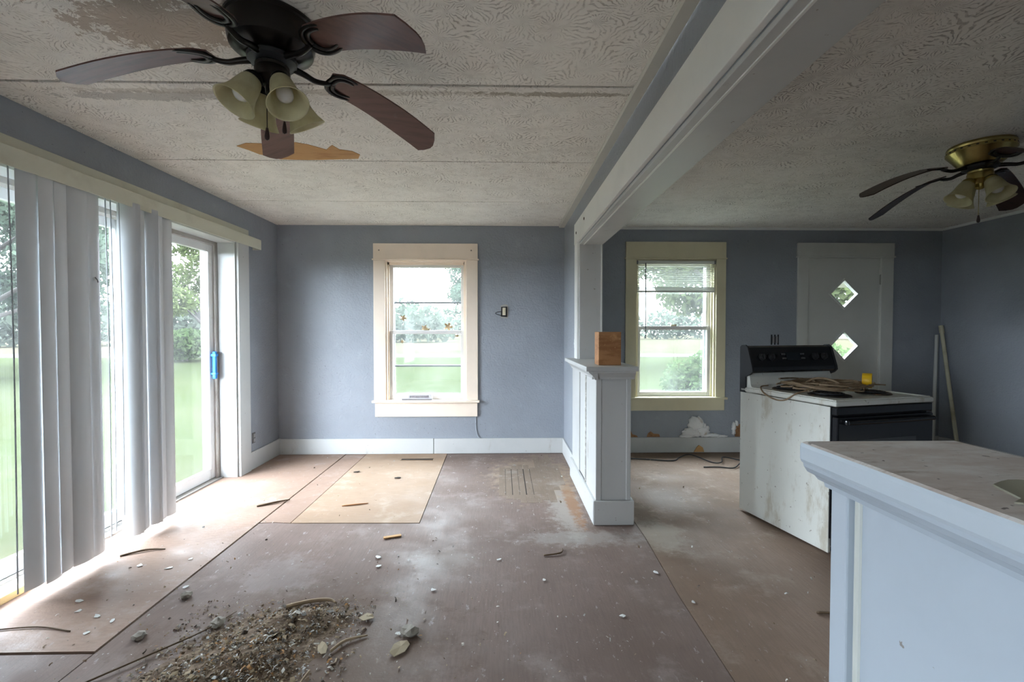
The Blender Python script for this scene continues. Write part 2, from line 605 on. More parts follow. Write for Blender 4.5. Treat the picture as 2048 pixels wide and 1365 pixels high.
# ---- ceiling, left room: panels with open seams
ceil = struct('ceiling', box(XL, WX0, YR, YB, ZC + 0.012, ZC + 0.09), SEAM, 'stained plaster ceiling of the dining room in wide panels', 'ceiling')
seams = [YR, -0.62, 0.30, 1.20, 2.105, 3.035, 3.97, YB]
for i in range(len(seams) - 1):
    w = 0.013 if seams[i + 1] < 2.5 else 0.007
    a = seams[i] + (0.004 if i else 0)
    b = seams[i + 1] - (w if i < len(seams) - 2 else 0)
    obj('ceiling_panel', box(XL + 0.001, WX0 - 0.001, a, b, ZC, ZC + 0.014, 0.003), CEIL, ceil)
# bare brown patch where the plaster came off
pp = [(-1.60, 2.80), (-1.52, 2.755), (-1.36, 2.765), (-1.22, 2.74), (-1.16, 2.77), (-1.08, 2.845), (-1.045, 2.80), (-1.02, 2.775), (-1.0, 2.84),
      (-0.93, 2.865), (-0.90, 2.92), (-0.93, 2.985), (-1.08, 3.0), (-1.27, 3.015), (-1.44, 3.005), (-1.48, 2.95), (-1.53, 2.925), (-1.56, 2.86)]
bp = obj('bare_patch', prism(pp, ZC - 0.003, ZC + 0.001), BAREWOOD, ceil)
bp['label'] = 'bare brown patch where the plaster has fallen'
# cove strip along the partition and left wall
struct('trim_1', prism([(WX0 - 0.002, ZC), (WX0 - 0.002, ZC - 0.016), (WX0 - 0.052, ZC - 0.016), (WX0 - 0.060, ZC - 0.008), (WX0 - 0.060, ZC)], YR, YB - 0.001, 'y'),
       simple('ceiling_strip_paint', (0.62, 0.60, 0.54), 0.6), 'narrow painted strip along dining ceiling beside the header', 'trim')
# ---- ceiling, right room
struct('ceiling_right', box(WX1, XR, YR, YB, ZC - 0.008, ZC + 0.09), CEIL_R, 'dark stained plaster ceiling of the stove room', 'ceiling')
qr = lambda s=0.022: [(0, 0), (0, -s), (-s * 0.3, -s * 0.95), (-s * 0.75, -s * 0.65), (-s * 0.95, -s * 0.3), (-s, 0)]
struct('trim_2', prism([(YB - a * -1, ZC - 0.008 + b) for a, b in [(0, 0), (-0.020, 0), (-0.019, -0.008), (-0.013, -0.015), (-0.006, -0.021), (0, -0.023)]], WX1, XR, 'x'),
       WHITE, 'thin white quarter-round where stove-room ceiling meets back wall', 'trim')
struct('trim_3', prism([(XR, ZC - 0.008), (XR, ZC - 0.031), (XR - 0.006, ZC - 0.029), (XR - 0.014, ZC - 0.023), (XR - 0.019, ZC - 0.016), (XR - 0.02, ZC - 0.008)], YR, YB - 0.02, 'y'),
       WHITE, 'thin white quarter-round where stove-room ceiling meets side wall', 'trim')

# ---- floor: dark base with sheets lying on it
floor = struct('floor', box(XL - 0.28, XR, YR, YB, -0.10, -0.009), GAP, 'worn bare subfloor of plywood and hardboard sheets', 'floor')


def sheet(poly, mat, z=0.0, name='floor_sheet'):
    return obj(name, prism(poly, -0.010, z), mat, floor)


def rect(x0, x1, y0, y1):
    return [(x0, y0), (x1, y0), (x1, y1), (x0, y1)]


sheet(rect(XL - 0.13, -1.668, 1.868, YB), PLYL, 0.004, 'plywood_sheet')
sheet(rect(XL, -1.668, YR, 1.860), FLOOR, -0.002)
sheet([(-1.660, 3.12), (-1.560, 3.13), (-1.452, 3.115), (-1.452, YB), (-1.660, YB)], PLYL, 0.001, 'plywood_strip')
sheet([(-1.444, 3.112), (-0.570, 3.095), (-0.592, YB), (-1.444, YB)], PLYN, 0.003, 'plywood_patch')
sheet([(-1.660, YR), (0.83, YR), (0.872, 2.2), (0.905, 2.85), (0.905, YB), (-0.588, YB), (-0.566, 3.090), (-1.44, 3.107), (-1.56, 3.122), (-1.660, 3.112)], FLOOR, 0.0, 'hardboard_sheet')
sheet([(0.834, YR), (XR, YR), (XR, YB), (0.909, YB), (0.909, 2.85), (0.876, 2.2)], FLOOR_R, 0.0, 'hardboard_sheet')
# worn-through spot: oak strips showing
obj('worn_gap', box(-0.01, 0.30, 3.62, 4.30, -0.008, 0.0004), GAP, floor)
ox = -0.03
for k in range(10):
    w = 0.057
    y0 = 3.44 + random.uniform(0.0, 0.14) + (0.12 if k in (0, 9) else 0) + (0.2 if k > 7 else 0)
    y1 = 4.42 + random.uniform(-0.1, 0.14) + (0.25 if k in (6, 7, 8) else 0)
    gap = (0.003, 0.006, 0.003, 0.009, 0.004, 0.003, 0.003, 0.0025, 0.004, 0.002)[k]
    obj('oak_strip', box(ox, ox + w - gap, y0, y1, -0.008, 0.0012), OAK, floor)
    ox += w

# ---- baseboards
struct('baseboard_back', join(box(XL + 0.016, -0.735, YB - 0.02, YB, 0.004, 0.168, 0.004), box(-0.731, WX0, YB - 0.018, YB, 0.004, 0.166, 0.004)),
       WHITE2, 'scuffed white baseboard under the dining window', 'baseboard')
struct('baseboard_left', box(XL, XL + 0.018, 4.285, YB, 0.004, 0.172, 0.004), WHITE2, 'short white baseboard between sliding door and corner', 'baseboard')
struct('baseboard_right', join(box(WX1, 3.17, YB - 0.02, YB, 0.002, 0.165, 0.004), box(XR - 0.02, XR, YR, YB - 0.02, 0.002, 0.165, 0.004), box(4.23, XR, YB - 0.02, YB, 0.002, 0.165, 0.004)),
       WHITE2, 'dirty white baseboard around the stove room', 'baseboard')
struct('baseboard_partition', box(WX0 - 0.018, WX0, 4.105, YB - 0.02, 0.002, 0.165, 0.004), WHITE2, 'white baseboard on short partition wall behind half wall', 'baseboard')

# ---- opening trim: casing, jamb, head lining
tr = sthing('trim_4', 'painted white casing and lining of the wide opening between rooms', 'trim', (WX0, 3.885, 0))
obj('head_casing', box(WX0 - 0.024, WX0, YR + 0.9, 4.045, 2.075, 2.255, 0.003), WHITE, tr)
obj('side_casing', box(WX0 - 0.022, WX0, 3.893, 4.035, 1.07, 2.075, 0.003), WHITE, tr)
obj('head_lining', box(WX0 - 0.004, WX1 + 0.004, YR + 1.5, 3.87, 2.05, 2.067, 0.002), WHITE2, tr)
obj('jamb', box(WX0 - 0.004, WX1 + 0.004, 3.868, 3.887, 1.07, 2.066, 0.002), WHITE2, tr)
obj('stop_bead', box(WX0 + 0.028, WX0 + 0.036, 1.0 + YR, 3.868, 2.045, 2.051), WHITE, tr)
obj('stop_bead', box(WX1 - 0.012, WX1 - 0.004, 3.862, 3.869, 1.07, 2.05), WHITE, tr)
for (yy, zz) in ((3.93, 2.16), (3.55, 2.19)):
    obj('nail_hole', lathe([(0.0, -0.001), (0.011, -0.001), (0.013, 0.001), (0.009, 0.003), (0, 0.001)], 10), simple('rust_hole', (0.05, 0.035, 0.02), 0.9), tr, local=True).matrix_local = \
        Matrix.Translation((-0.025, yy - 3.885, zz)) @ Matrix.Rotation(-PI / 2, 4, 'Y')

# ================================================================== WINDOWS
SASHW = white_paint('sash_white_paint', (0.70, 0.68, 0.66), (0.35, 0.27, 0.2), 0.66)


def make_window(name, label, op, outer, mat_c, rail_z, blind=False, bars=True, stormcol=None):
    x0, x1, z0, z1 = op
    ox0, ox1, oz0, oz1 = outer
    w = sthing(name, label, 'window', ((x0 + x1) / 2, YB, z0))
    yf = YB - 0.022
    obj('head_casing', box(ox0, ox1, yf - 0.002, YB, z1 + 0.012, oz1, 0.003), mat_c, w)
    obj('head_bead', box(ox0 - 0.012, ox1 + 0.012, yf - 0.008, YB, z1 - 0.003, z1 + 0.012, 0.003), mat_c, w)
    for (a, b) in ((ox0, x0), (x1, ox1)):
        obj('side_casing', box(a, b, yf, YB, z0 + 0.003, z1 - 0.003, 0.003), mat_c, w)
    obj('sill', join(box(ox0 - 0.018, ox1 + 0.018, yf - 0.03, YB, z0 - 0.022, z0 + 0.003, 0.005), box(x0 + 0.001, x1 - 0.001, YB, YB + 0.115, z0 - 0.02, z0 + 0.003)), mat_c, w)
    obj('apron', box(ox0 + 0.01, ox1 - 0.005, yf, YB, oz0, z0 - 0.022, 0.003), mat_c, w)
    d = 0.016
    for (a, b) in ((x0, x0 + d), (x1 - d, x1)):
        obj('jamb', box(a, b, YB - 0.004, YB + 0.16, z0 + 0.003, z1), mat_c, w)
    obj('head_jamb', box(x0 + d, x1 - d, YB - 0.004, YB + 0.16, z1 - d, z1), mat_c, w)
    # inside stop beads
    for (a, b) in ((x0 + d, x0 + d + 0.016), (x1 - d - 0.016, x1 - d)):
        obj('stop_bead', box(a, b, YB + 0.030, YB + 0.045, z0 + 0.003, z1 - d), mat_c, w)
    obj('stop_bead', box(x0 + d, x1 - d, YB + 0.030, YB + 0.045, z1 - d - 0.03, z1 - d), mat_c, w)
    a, b = x0 + d + 0.004, x1 - d - 0.004
    # lower sash (inner plane), upper sash (outer plane)
    st = 0.044

    def sash(nm, y0, y1, za, zb, bot, top):
        s = obj(nm, join(box(a, a + st, y0, y1, za, zb, 0.003), box(b - st, b, y0, y1, za, zb, 0.003),
                         box(a + st, b - st, y0, y1, za, za + bot, 0.003), box(a + st, b - st, y0, y1, zb - top, zb, 0.003)), SASHW, w)
        obj('pane', box(a + st - 0.005, b - st + 0.005, (y0 + y1) / 2 - 0.002, (y0 + y1) / 2 + 0.002, za + bot - 0.005, zb - top + 0.005), GLASS, s)
        return s
    sash('lower_sash', YB + 0.048, YB + 0.080, z0 + 0.004, rail_z + 0.022, 0.048, 0.04)
    sash('upper_sash', YB + 0.084, YB + 0.116, rail_z - 0.02, z1 - d - 0.002, 0.036, 0.05)
    # storm window outside: frame plus bars
    fr = obj('storm_frame', join(box(x0 + d, x0 + d + 0.05, YB + 0.125, YB + 0.15, z0, z1 - d), box(x1 - d - 0.05, x1 - d, YB + 0.125, YB + 0.15, z0, z1 - d),
                                 box(x0 + d + 0.05, x1 - d - 0.05, YB + 0.125, YB + 0.15, z0, z0 + 0.035), box(x0 + d + 0.05, x1 - d - 0.05, YB + 0.125, YB + 0.15, z1 - d - 0.04, z1 - d)),
             simple('storm_frame_white', (0.60, 0.63, 0.68), 0.4), w)
    if bars:
        for zb in (z0 + 0.27 * (z1 - z0) - 0.055, z0 + 0.73 * (z1 - z0) - 0.05):
            obj('storm_bar', box(x0 + d + 0.05, x1 - d - 0.05, YB + 0.128, YB + 0.146, zb, zb + 0.02, 0.002), DARKALU, fr)
    obj('storm_pane', box(x0 + d + 0.045, x1 - d - 0.045, YB + 0.136, YB + 0.139, z0 + 0.03, z1 - d - 0.035), GLASS, w)
    lock = obj('sash_lock', join(box((a + b) / 2 - 0.03, (a + b) / 2 + 0.03, YB + 0.05, YB + 0.078, rail_z + 0.022, rail_z + 0.03, 0.002),
                                 tube([((a + b) / 2 - 0.02, YB + 0.064, rail_z + 0.034), ((a + b) / 2 + 0.035, YB + 0.055, rail_z + 0.036)], 0.005, 6, 1)), simple('dull_brass', (0.30, 0.24, 0.13), 0.45, 0.8), w)
    return w


win1 = make_window('window_1', 'dining-room sash window with cream casing', W1, (-1.362, -0.262, 0.402, 2.238), CREAM, 1.30)
for xx in (-1.30, -0.33):
    obj('nail', lathe([(0, -0.002), (0.007, -0.002), (0.008, 0.0), (0, 0.002)], 10), simple('nail_grey', (0.25, 0.2, 0.17), 0.6), win1, local=True).matrix_local = \
        Matrix.Translation((xx + 0.8125, -0.0255, 2.165 - W1[2])) @ Matrix.Rotation(PI / 2, 4, 'X')
win2 = make_window('window_2', 'stove-room sash window with ivory casing under raised mini blind', W2, (1.315, 2.395, 0.458, 2.266), CREAM2, 1.345, bars=False)

# unseen side window behind the viewer, added to brighten the room
w3 = sthing('added_fill_window', 'unseen window added for fill light in the side wall behind the viewer', 'window', (XL, -1.45, WS[2]))
obj('frame', join(box(XL - 0.2, XL + 0.02, WS[0], WS[0] + 0.05, WS[2], WS[3]), box(XL - 0.2, XL + 0.02, WS[1] - 0.05, WS[1], WS[2], WS[3]),
                  box(XL - 0.2, XL + 0.02, WS[0] + 0.05, WS[1] - 0.05, WS[2], WS[2] + 0.05), box(XL - 0.2, XL + 0.02, WS[0] + 0.05, WS[1] - 0.05, WS[3] - 0.05, WS[3])), WHITE, w3)
obj('pane', box(XL - 0.13, XL - 0.126, WS[0] + 0.045, WS[1] - 0.045, WS[2] + 0.045, WS[3] - 0.045), GLASS, w3)

# ================================================================== FRONT DOOR
d1 = sthing('door_1', 'white front door with two diamond windows behind the stove', 'door', (3.69, YB, 0))
obj('head_casing', box(3.172, 4.228, YB - 0.024, YB, 2.122, 2.262, 0.003), DOORW, d1)
obj('head_bead', box(3.162, 4.238, YB - 0.030, YB, 2.105, 2.122, 0.003), DOORW, d1)
for (a, b) in ((3.178, 3.292), (4.088, 4.222)):
    obj('side_casing', box(a, b, YB - 0.022, YB, 0, 2.105, 0.003), DOORW, d1)
# slab with two diamond holes: build as polygon ring strips
SX0, SX1, SZ1, SY0, SY1 = 3.296, 4.084, 2.098, YB + 0.004, YB + 0.046
DIA = ((3.697, 1.716), (3.705, 1.154))
R_ = 0.150


def door_slab():
    bm = bmesh.new()
    rows = [0.0, (1.716 + 1.154) / 2, SZ1]
    geo = []
    for k, (z0, z1) in enumerate(((rows[0], rows[1]), (rows[1], rows[2]))):
        cx, cz = DIA[1 - k]
        O = [(SX0, z0), (SX1, z0), (SX1, z1), (SX0, z1)]
        mids = [(cx, z0), (SX1, cz), (cx, z1), (SX0, cz)]
        I = [(cx, cz - R_), (cx + R_, cz), (cx, cz + R_), (cx - R_, cz)]
        quads = []
        for q in range(4):
            n = (q + 1) % 4
            # corner region: mid q -> corner -> mid n, inner n, inner q
            corner = O[(q + 1) % 4]
            quads.append([mids[q], corner, mids[n], I[n], I[q]])
        for y, flip in ((SY0, False), (SY1, True)):
            for qd in quads:
                vs = [bm.verts.new((x, y, z)) for x, z in qd]
                bm.faces.new(vs if not flip else vs[::-1])
        for q in range(4):
            a, b = I[q], I[(q + 1) % 4]
            vs = [bm.verts.new(p) for p in ((a[0], SY0, a[1]), (b[0], SY0, b[1]), (b[0], SY1, b[1]), (a[0], SY1, a[1]))]
            bm.faces.new(vs)
    for a, b in (((SX0, 0), (SX0, SZ1)), ((SX1, 0), (SX1, SZ1)), ((SX0, SZ1), (SX1, SZ1)), ((SX0, 0), (SX1, 0))):
        vs = [bm.verts.new(p) for p in ((a[0], SY0, a[1]), (b[0], SY0, b[1]), (b[0], SY1, b[1]), (a[0], SY1, a[1]))]
        bm.faces.new(vs)
    bmesh.ops.remove_doubles(bm, verts=list(bm.verts), dist=1e-5)
    bmesh.ops.recalc_face_normals(bm, faces=list(bm.faces))
    bm.verts.index_update()
    r = ([v.co[:] for v in bm.verts], [tuple(v.index for v in f.verts) for f in bm.faces])
    bm.free()
    return r


slab = obj('door_slab', door_slab(), DOORW, d1)
for (cx, cz) in DIA:
    V, F = [], []
    prof = [(R_ - 0.004, -0.0), (R_ - 0.004, -0.012), (R_ + 0.010, -0.012), (R_ + 0.020, -0.004), (R_ + 0.022, 0.0)]
    for k in range(4):
        a = k * PI / 2
        for r, y in prof:
            V.append((cx + r * math.cos(a), SY0 + y, cz + r * math.sin(a)))
    m = len(prof)
    for k in range(4):
        for i in range(m - 1):
            F.append((k * m + i, k * m + i + 1, ((k + 1) % 4) * m + i + 1, ((k + 1) % 4) * m + i))
    obj('diamond_frame', (V, F), DOORW, d1)
    P = [(cx + R_, cz), (cx, cz + R_), (cx - R_, cz), (cx, cz - R_)]
    obj('pane', prism(P, SY0 + 0.022, SY0 + 0.026, 'y'), GLASS, d1)
obj('hinge', join(box(4.080, 4.094, YB - 0.008, YB - 0.001, 1.82, 1.92, 0.002), tube([(4.087, YB - 0.010, 1.815), (4.087, YB - 0.010, 1.925)], 0.006, 8, 1)),
    simple('painted_hinge', (0.35, 0.35, 0.32), 0.5, 0.3), d1)
obj('door_stop', join(box(3.292, 3.297, YB - 0.002, YB + 0.05, 0, 2.1), box(4.084, 4.089, YB - 0.002, YB + 0.05, 0, 2.1), box(3.292, 4.089, YB - 0.002, YB + 0.05, 2.099, 2.105)), DOORW, d1)

# ================================================================== SLIDING DOOR
FX0, FX1 = -2.655, -2.525            # frame depth
d2 = sthing('door_2', 'sliding glass door in white casing behind vertical blinds', 'door', (XL, 3.1, 0))
obj('side_casing', box(XL, XL + 0.026, 4.115, 4.285, 0.004, 2.11, 0.003), WHITE2, d2)
obj('side_casing', box(XL, XL + 0.026, 1.91, 2.075, 0.004, 2.11, 0.003), WHITE2, d2)
obj('head_casing', box(XL, XL + 0.026, 1.91, 4.285, 2.11, 2.245, 0.003), VALANCE, d2)
obj('jamb_lining', box(FX1 + 0.002, XL + 0.002, 4.098, 4.112, 0.004, 2.11), WHITE2, d2)
obj('jamb_lining', box(FX1 + 0.002, XL + 0.002, 2.078, 2.092, 0.004, 2.11), WHITE2, d2)
obj('head_lining', box(FX1 + 0.002, XL + 0.002, 2.092, 4.098, 2.096, 2.112), WHITE2, d2)
obj('outer_frame', join(box(FX0, FX1, 4.062, 4.11, 0, 2.11, 0.003), box(FX0, FX1, 2.08, 2.125, 0, 2.11, 0.003), box(FX0, FX1, 2.125, 4.062, 2.062, 2.11, 0.003)), ALU, d2)
obj('sill_track', join(box(FX0, FX1 + 0.03, 2.09, 4.098, -0.012, 0.016, 0.003), box(FX0 + 0.035, FX0 + 0.043, 2.125, 4.062, 0.016, 0.034), box(FX1 - 0.04, FX1 - 0.032, 2.125, 4.062, 0.016, 0.034)), ALU, d2)


def slide_panel(nm, y0, y1, xa, xb):
    s = obj(nm, join(box(xa, xb, y0, y0 + 0.062, 0.02, 2.066, 0.004), box(xa, xb, y1 - 0.062, y1, 0.02, 2.066, 0.004),
                     box(xa, xb, y0 + 0.062, y1 - 0.062, 0.02, 0.11, 0.004), box(xa, xb, y0 + 0.062, y1 - 0.062, 2.0, 2.066, 0.004)), VINYL, d2)
    obj('pane', box((xa + xb) / 2 - 0.003, (xa + xb) / 2 + 0.003, y0 + 0.058, y1 - 0.058, 0.105, 2.005), GLASS, s)
    return s


p_in = slide_panel('sliding_panel', 3.115, 4.064, -2.580, -2.545)
p_out = slide_panel('fixed_panel', 2.123, 3.185, -2.640, -2.600)
obj('track_strip', join(box(-2.545, -2.532, 3.118, 3.130, 0.03, 2.06), box(-2.545, -2.536, 3.150, 3.162, 0.03, 2.06)), DARKALU, d2)
hd = obj('handle', join(box(-2.535, -2.505, 4.020, 4.050, 0.895, 1.135, 0.007), box(-2.545, -2.50, 4.015, 4.056, 1.09, 1.115, 0.004), box(-2.545, -2.50, 4.014, 4.056, 0.93, 0.95, 0.004)),
         simple('blue_masking_tape', (0.03, 0.22, 0.62), 0.55, layers=(((0.10, 0.35, 0.75), 18, 0.5, 0.7),)), d2)
hd['label'] = 'door handle wrapped in blue masking tape'
obj('handle_screw', tube([(-2.51, 4.05, 1.125), (-2.49, 4.085, 1.118)], 0.006, 6, 1), DARKALU, hd)
# threshold wood inside
th = tag(obj('threshold_board', join(box(-2.50, -2.39, 2.10, 2.33, 0.004, 0.042, 0.004), box(-2.49, -2.40, 2.34, 2.42, 0.004, 0.03, 0.004)),
             simple('raw_yellow_lumber', (0.62, 0.43, 0.20), 0.7, layers=(((0.45, 0.28, 0.12), 8, 0.45, 0.7, (6, 1, 1)),))),
         'raw yellow lumber offcut lying along the sliding door track', 'lumber')

# ================================================================== VERTICAL BLINDS
SLATM = NT('grey_white_blind_vinyl')
_n = SLATM.noise(7, 4, 0.6, (1, 1, 0.3))
_c = SLATM.mix(SLATM.ramp(_n, 0.45, 0.8, 0, 0.35), (0.66, 0.68, 0.70), (0.52, 0.53, 0.55))
_t = SLATM
SLATM = _t.done(_c, 0.42, 0, 0.4)
_tl = _t.n.new('ShaderNodeBsdfTranslucent')
_t.link(_c, _tl.inputs[0])
_mx = _t.n.new('ShaderNodeMixShader')
_mx.inputs[0].default_value = 0.05
_t.link(_t.bsdf.outputs[0], _mx.inputs[1])
_t.link(_tl.outputs[0], _mx.inputs[2])
_t.link(_mx.outputs[0], _t.out.inputs[0])
vb = thing('vertical_blind', 'white vertical blind with ivory valance pulled partly across sliding door', 'blind', (-2.29, 3.1, 2.08))
obj('valance', join(box(-2.272, -2.266, 1.70, 4.345, 2.074, 2.168, 0.002), box(-2.345, -2.268, 1.70, 4.345, 2.160, 2.168)), VALANCE, vb)
obj('valance_return', box(-2.345, -2.272, 4.337, 4.345, 2.074, 2.160), VALANCE, vb)
obj('headrail', box(-2.332, -2.288, 1.75, 4.30, 2.105, 2.150, 0.003), VINYL, vb)


def slat(y, ang, x=-2.295, z0=0.05, w=0.089, tilt=0.0):
    """curved vane: ang 0 = flat against the wall, 90 = edge towards it"""
    n = 8
    V, F = [], []
    for i in range(n + 1):
        u = (i / n - 0.5) * w
        c = 0.010 * (1 - (2 * i / n - 1) ** 2)
        for t_ in (0, 0.0012):
            V.append((c + t_, u, 2.10))
            V.append((c + t_, u, z0))
    for i in range(n):
        a, b = i * 4, (i + 1) * 4
        F += [(a, b, b + 1, a + 1), (a + 3, b + 3, b + 2, a + 2), (a, a + 2, b + 2, b), (a + 1, b + 1, b + 3, a + 3)]
    F += [(0, 1, 3, 2), (n * 4, n * 4 + 2, n * 4 + 3, n * 4 + 1)]
    M = Matrix.Translation((x, y, 0)) @ Matrix.Rotation(math.radians(ang), 4, 'Z')
    return obj('slat', xf((V, F), M), SLATM, vb, smooth='angle')


for i, (y, a, w) in enumerate(((2.262, -4, 0.104), (2.352, 8, 0.104), (2.430, 14, 0.10), (2.512, -8, 0.106), (2.606, 6, 0.104))):
    slat(y, a, x=-2.297 + 0.006 * (i % 2), z0=0.05 + random.uniform(-0.006, 0.006), w=w)
for i, (y, a) in enumerate(((2.842, -58), (2.862, -62), (2.880, -58), (2.935, 4), (2.995, -60), (3.012, -56), (3.028, -62), (3.100, 14), (3.170, -8))):
    slat(y, a, x=-2.296 + 0.005 * (i % 2), z0=0.048 + random.uniform(-0.006, 0.006))
CORD = simple('grey_blind_cord', (0.42, 0.45, 0.48), 0.6)
for (y, x, z0) in ((2.172, -2.29, 0.07), (2.70, -2.30, 0.10), (2.735, -2.30, 0.12), (2.775, -2.285, 0.2)):
    obj('cord', tube([(x, y, 2.1), (x + 0.004, y + 0.004, 1.2), (x, y, z0)], 0.0035, 6, 4), CORD, vb)
hk = obj('stick_hook', join(lathe([(0, 0), (0.012, 0), (0.013, 0.003), (0, 0.004)], 12)), VINYL, vb, local=True)
hk.matrix_local = Matrix.Translation((0.010, -0.498, -0.475)) @ Matrix.Rotation(PI / 2, 4, 'Y')
obj('wire_hook', tube([(-2.278, 2.600, 1.615), (-2.268, 2.603, 1.60), (-2.268, 2.607, 1.588), (-2.276, 2.615, 1.595)], 0.003, 6, 4), DARKALU, vb)

# ================================================================== MINI BLIND (stove room window)
mb = thing('mini_blind', 'white mini blind raised near top of stove-room window', 'blind', (1.86, YB, 2.0))
bx0, bx1 = 1.437, 2.283
MBW = simple('mini_blind_white', (0.66, 0.66, 0.60), 0.4)
obj('headrail', box(bx0 + 0.012, bx1 - 0.012, YB - 0.016, YB + 0.018, 2.032, 2.066, 0.002), MBW, mb)
for k in range(2):
    obj('bracket', box((bx0, bx1 - 0.010)[k], (bx0 + 0.010, bx1)[k], YB - 0.018, YB + 0.02, 2.030, 2.068), DARKALU, mb)
for k in range(12):
    z = 2.015 - k * 0.0195
    n = 4
    V, F = [], []
    for i in range(n + 1):
        u = (i / n - 0.5) * 0.025
        zz = z + 0.003 * (1 - (2 * i / n - 1) ** 2) - u * 0.10
        V += [(bx0 + 0.006, YB + 0.002 + u, zz), (bx1 - 0.006, YB + 0.002 + u, zz), (bx0 + 0.006, YB + 0.002 + u, zz - 0.0012), (bx1 - 0.006, YB + 0.002 + u, zz - 0.0012)]
    for i in range(n):
        a, b = i * 4, i * 4 + 4
        F += [(a, a + 1, b + 1, b), (a + 2, b + 2, b + 3, a + 3)]
    F += [(0, 2, 3, 1), (n * 4, n * 4 + 1, n * 4 + 3, n * 4 + 2)]
    obj('slat', (V, F), MBW, mb)
for k in range(7):
    obj('slat', box(bx0 + 0.006, bx1 - 0.006, YB - 0.011, YB + 0.015, 1.752 + k * 0.0052, 1.7545 + k * 0.0052), MBW, mb)
obj('bottom_rail', box(bx0 + 0.006, bx1 - 0.006, YB - 0.012, YB + 0.016, 1.728, 1.749, 0.003), MBW, mb)
for xx in (1.52, 1.86, 2.2):
    obj('ladder_cord', tube([(xx, YB - 0.012, 2.035), (xx, YB - 0.012, 1.73)], 0.0012, 5, 1), MBW, mb)
obj('tilt_wand', tube([(1.528, YB - 0.022, 2.04), (1.528, YB - 0.028, 1.6), (1.530, YB - 0.024, 1.235)], 0.0062, 6, 3), simple('smoky_wand', (0.10, 0.11, 0.12), 0.3), mb)

# ================================================================== HALF WALLS
def half_wall_far():
    t = thing('half_wall', 'white panelled half wall with wooden block on its cap', 'half wall', (0.75, 3.05, 0), kind='structure')
    obj('core', box(0.645, 0.862, 3.062, 3.884, 0.0, 1.0), WHITE2, t)
    obj('core', box(0.645, WX0, 3.884, 4.10, 0.0, 1.0), WHITE2, t)
    # end face: stiles and panel
    obj('end_stile', box(0.630, 0.668, 3.046, 3.064, 0.165, 1.0, 0.003), WHITE2, t)
    obj('end_stile', box(0.838, 0.868, 3.046, 3.064, 0.165, 1.0, 0.003), WHITE2, t)
    obj('end_panel', box(0.668, 0.838, 3.054, 3.064, 0.165, 1.0), WHITE2, t)
    # long face: boards with ragged gaps
    for (a, b, p) in ((3.064, 3.40, 0.0), (3.455, 3.70, 0.006), (3.715, 3.93, 0.0), (3.94, 4.10, 0.004)):
        obj('face_board', box(0.630 + p, 0.646, a, b, 0.165, 1.0, 0.003), WHITE2, t)
    obj('bead', box(0.626, 0.646, 3.408, 3.436, 0.17, 0.985, 0.004), simple('ragged_grey_edge', (0.36, 0.34, 0.31), 0.8, layers=(((0.62, 0.6, 0.56), 30, 0.45, 0.6),)), t)
    # baseboard wraps
    obj('base_board', box(0.612, 0.632, 3.030, 4.10, 0.002, 0.168, 0.004), WHITE2, t)
    obj('base_board', box(0.612, 0.888, 3.028, 3.047, 0.002, 0.166, 0.004), WHITE2, t)
    obj('base_board', box(0.866, 0.888, 3.047, YB - 0.02, 0.002, 0.168, 0.004), WHITE2, t)
    # cap and moulding
    obj('cap', join(box(0.552, 0.905, 2.985, 3.868, 1.046, 1.077, 0.005), box(0.552, WX0 - 0.024, 3.868, 4.02, 1.046, 1.077, 0.005)), WHITE2, t)
    pr_ = [(0, 0), (-0.020, 0.0), (-0.024, 0.014), (-0.040, 0.032), (-0.058, 0.046), (-0.060, 0.056), (0, 0.056)]
    obj('cap_moulding', prism([(0.632 + a, 0.990 + b) for a, b in pr_][::-1], 2.995, 4.02, 'y'), WHITE2, t)
    obj('cap_moulding', prism([(3.048 + a, 0.990 + b) for a, b in pr_], 0.60, 0.885, 'x'), WHITE2, t)
    return t


half_wall_far()


PALEB = white_paint('pale_blue_white_paint', (0.47, 0.53, 0.595), (0.34, 0.33, 0.33), 0.68, 0.4, 0.72)


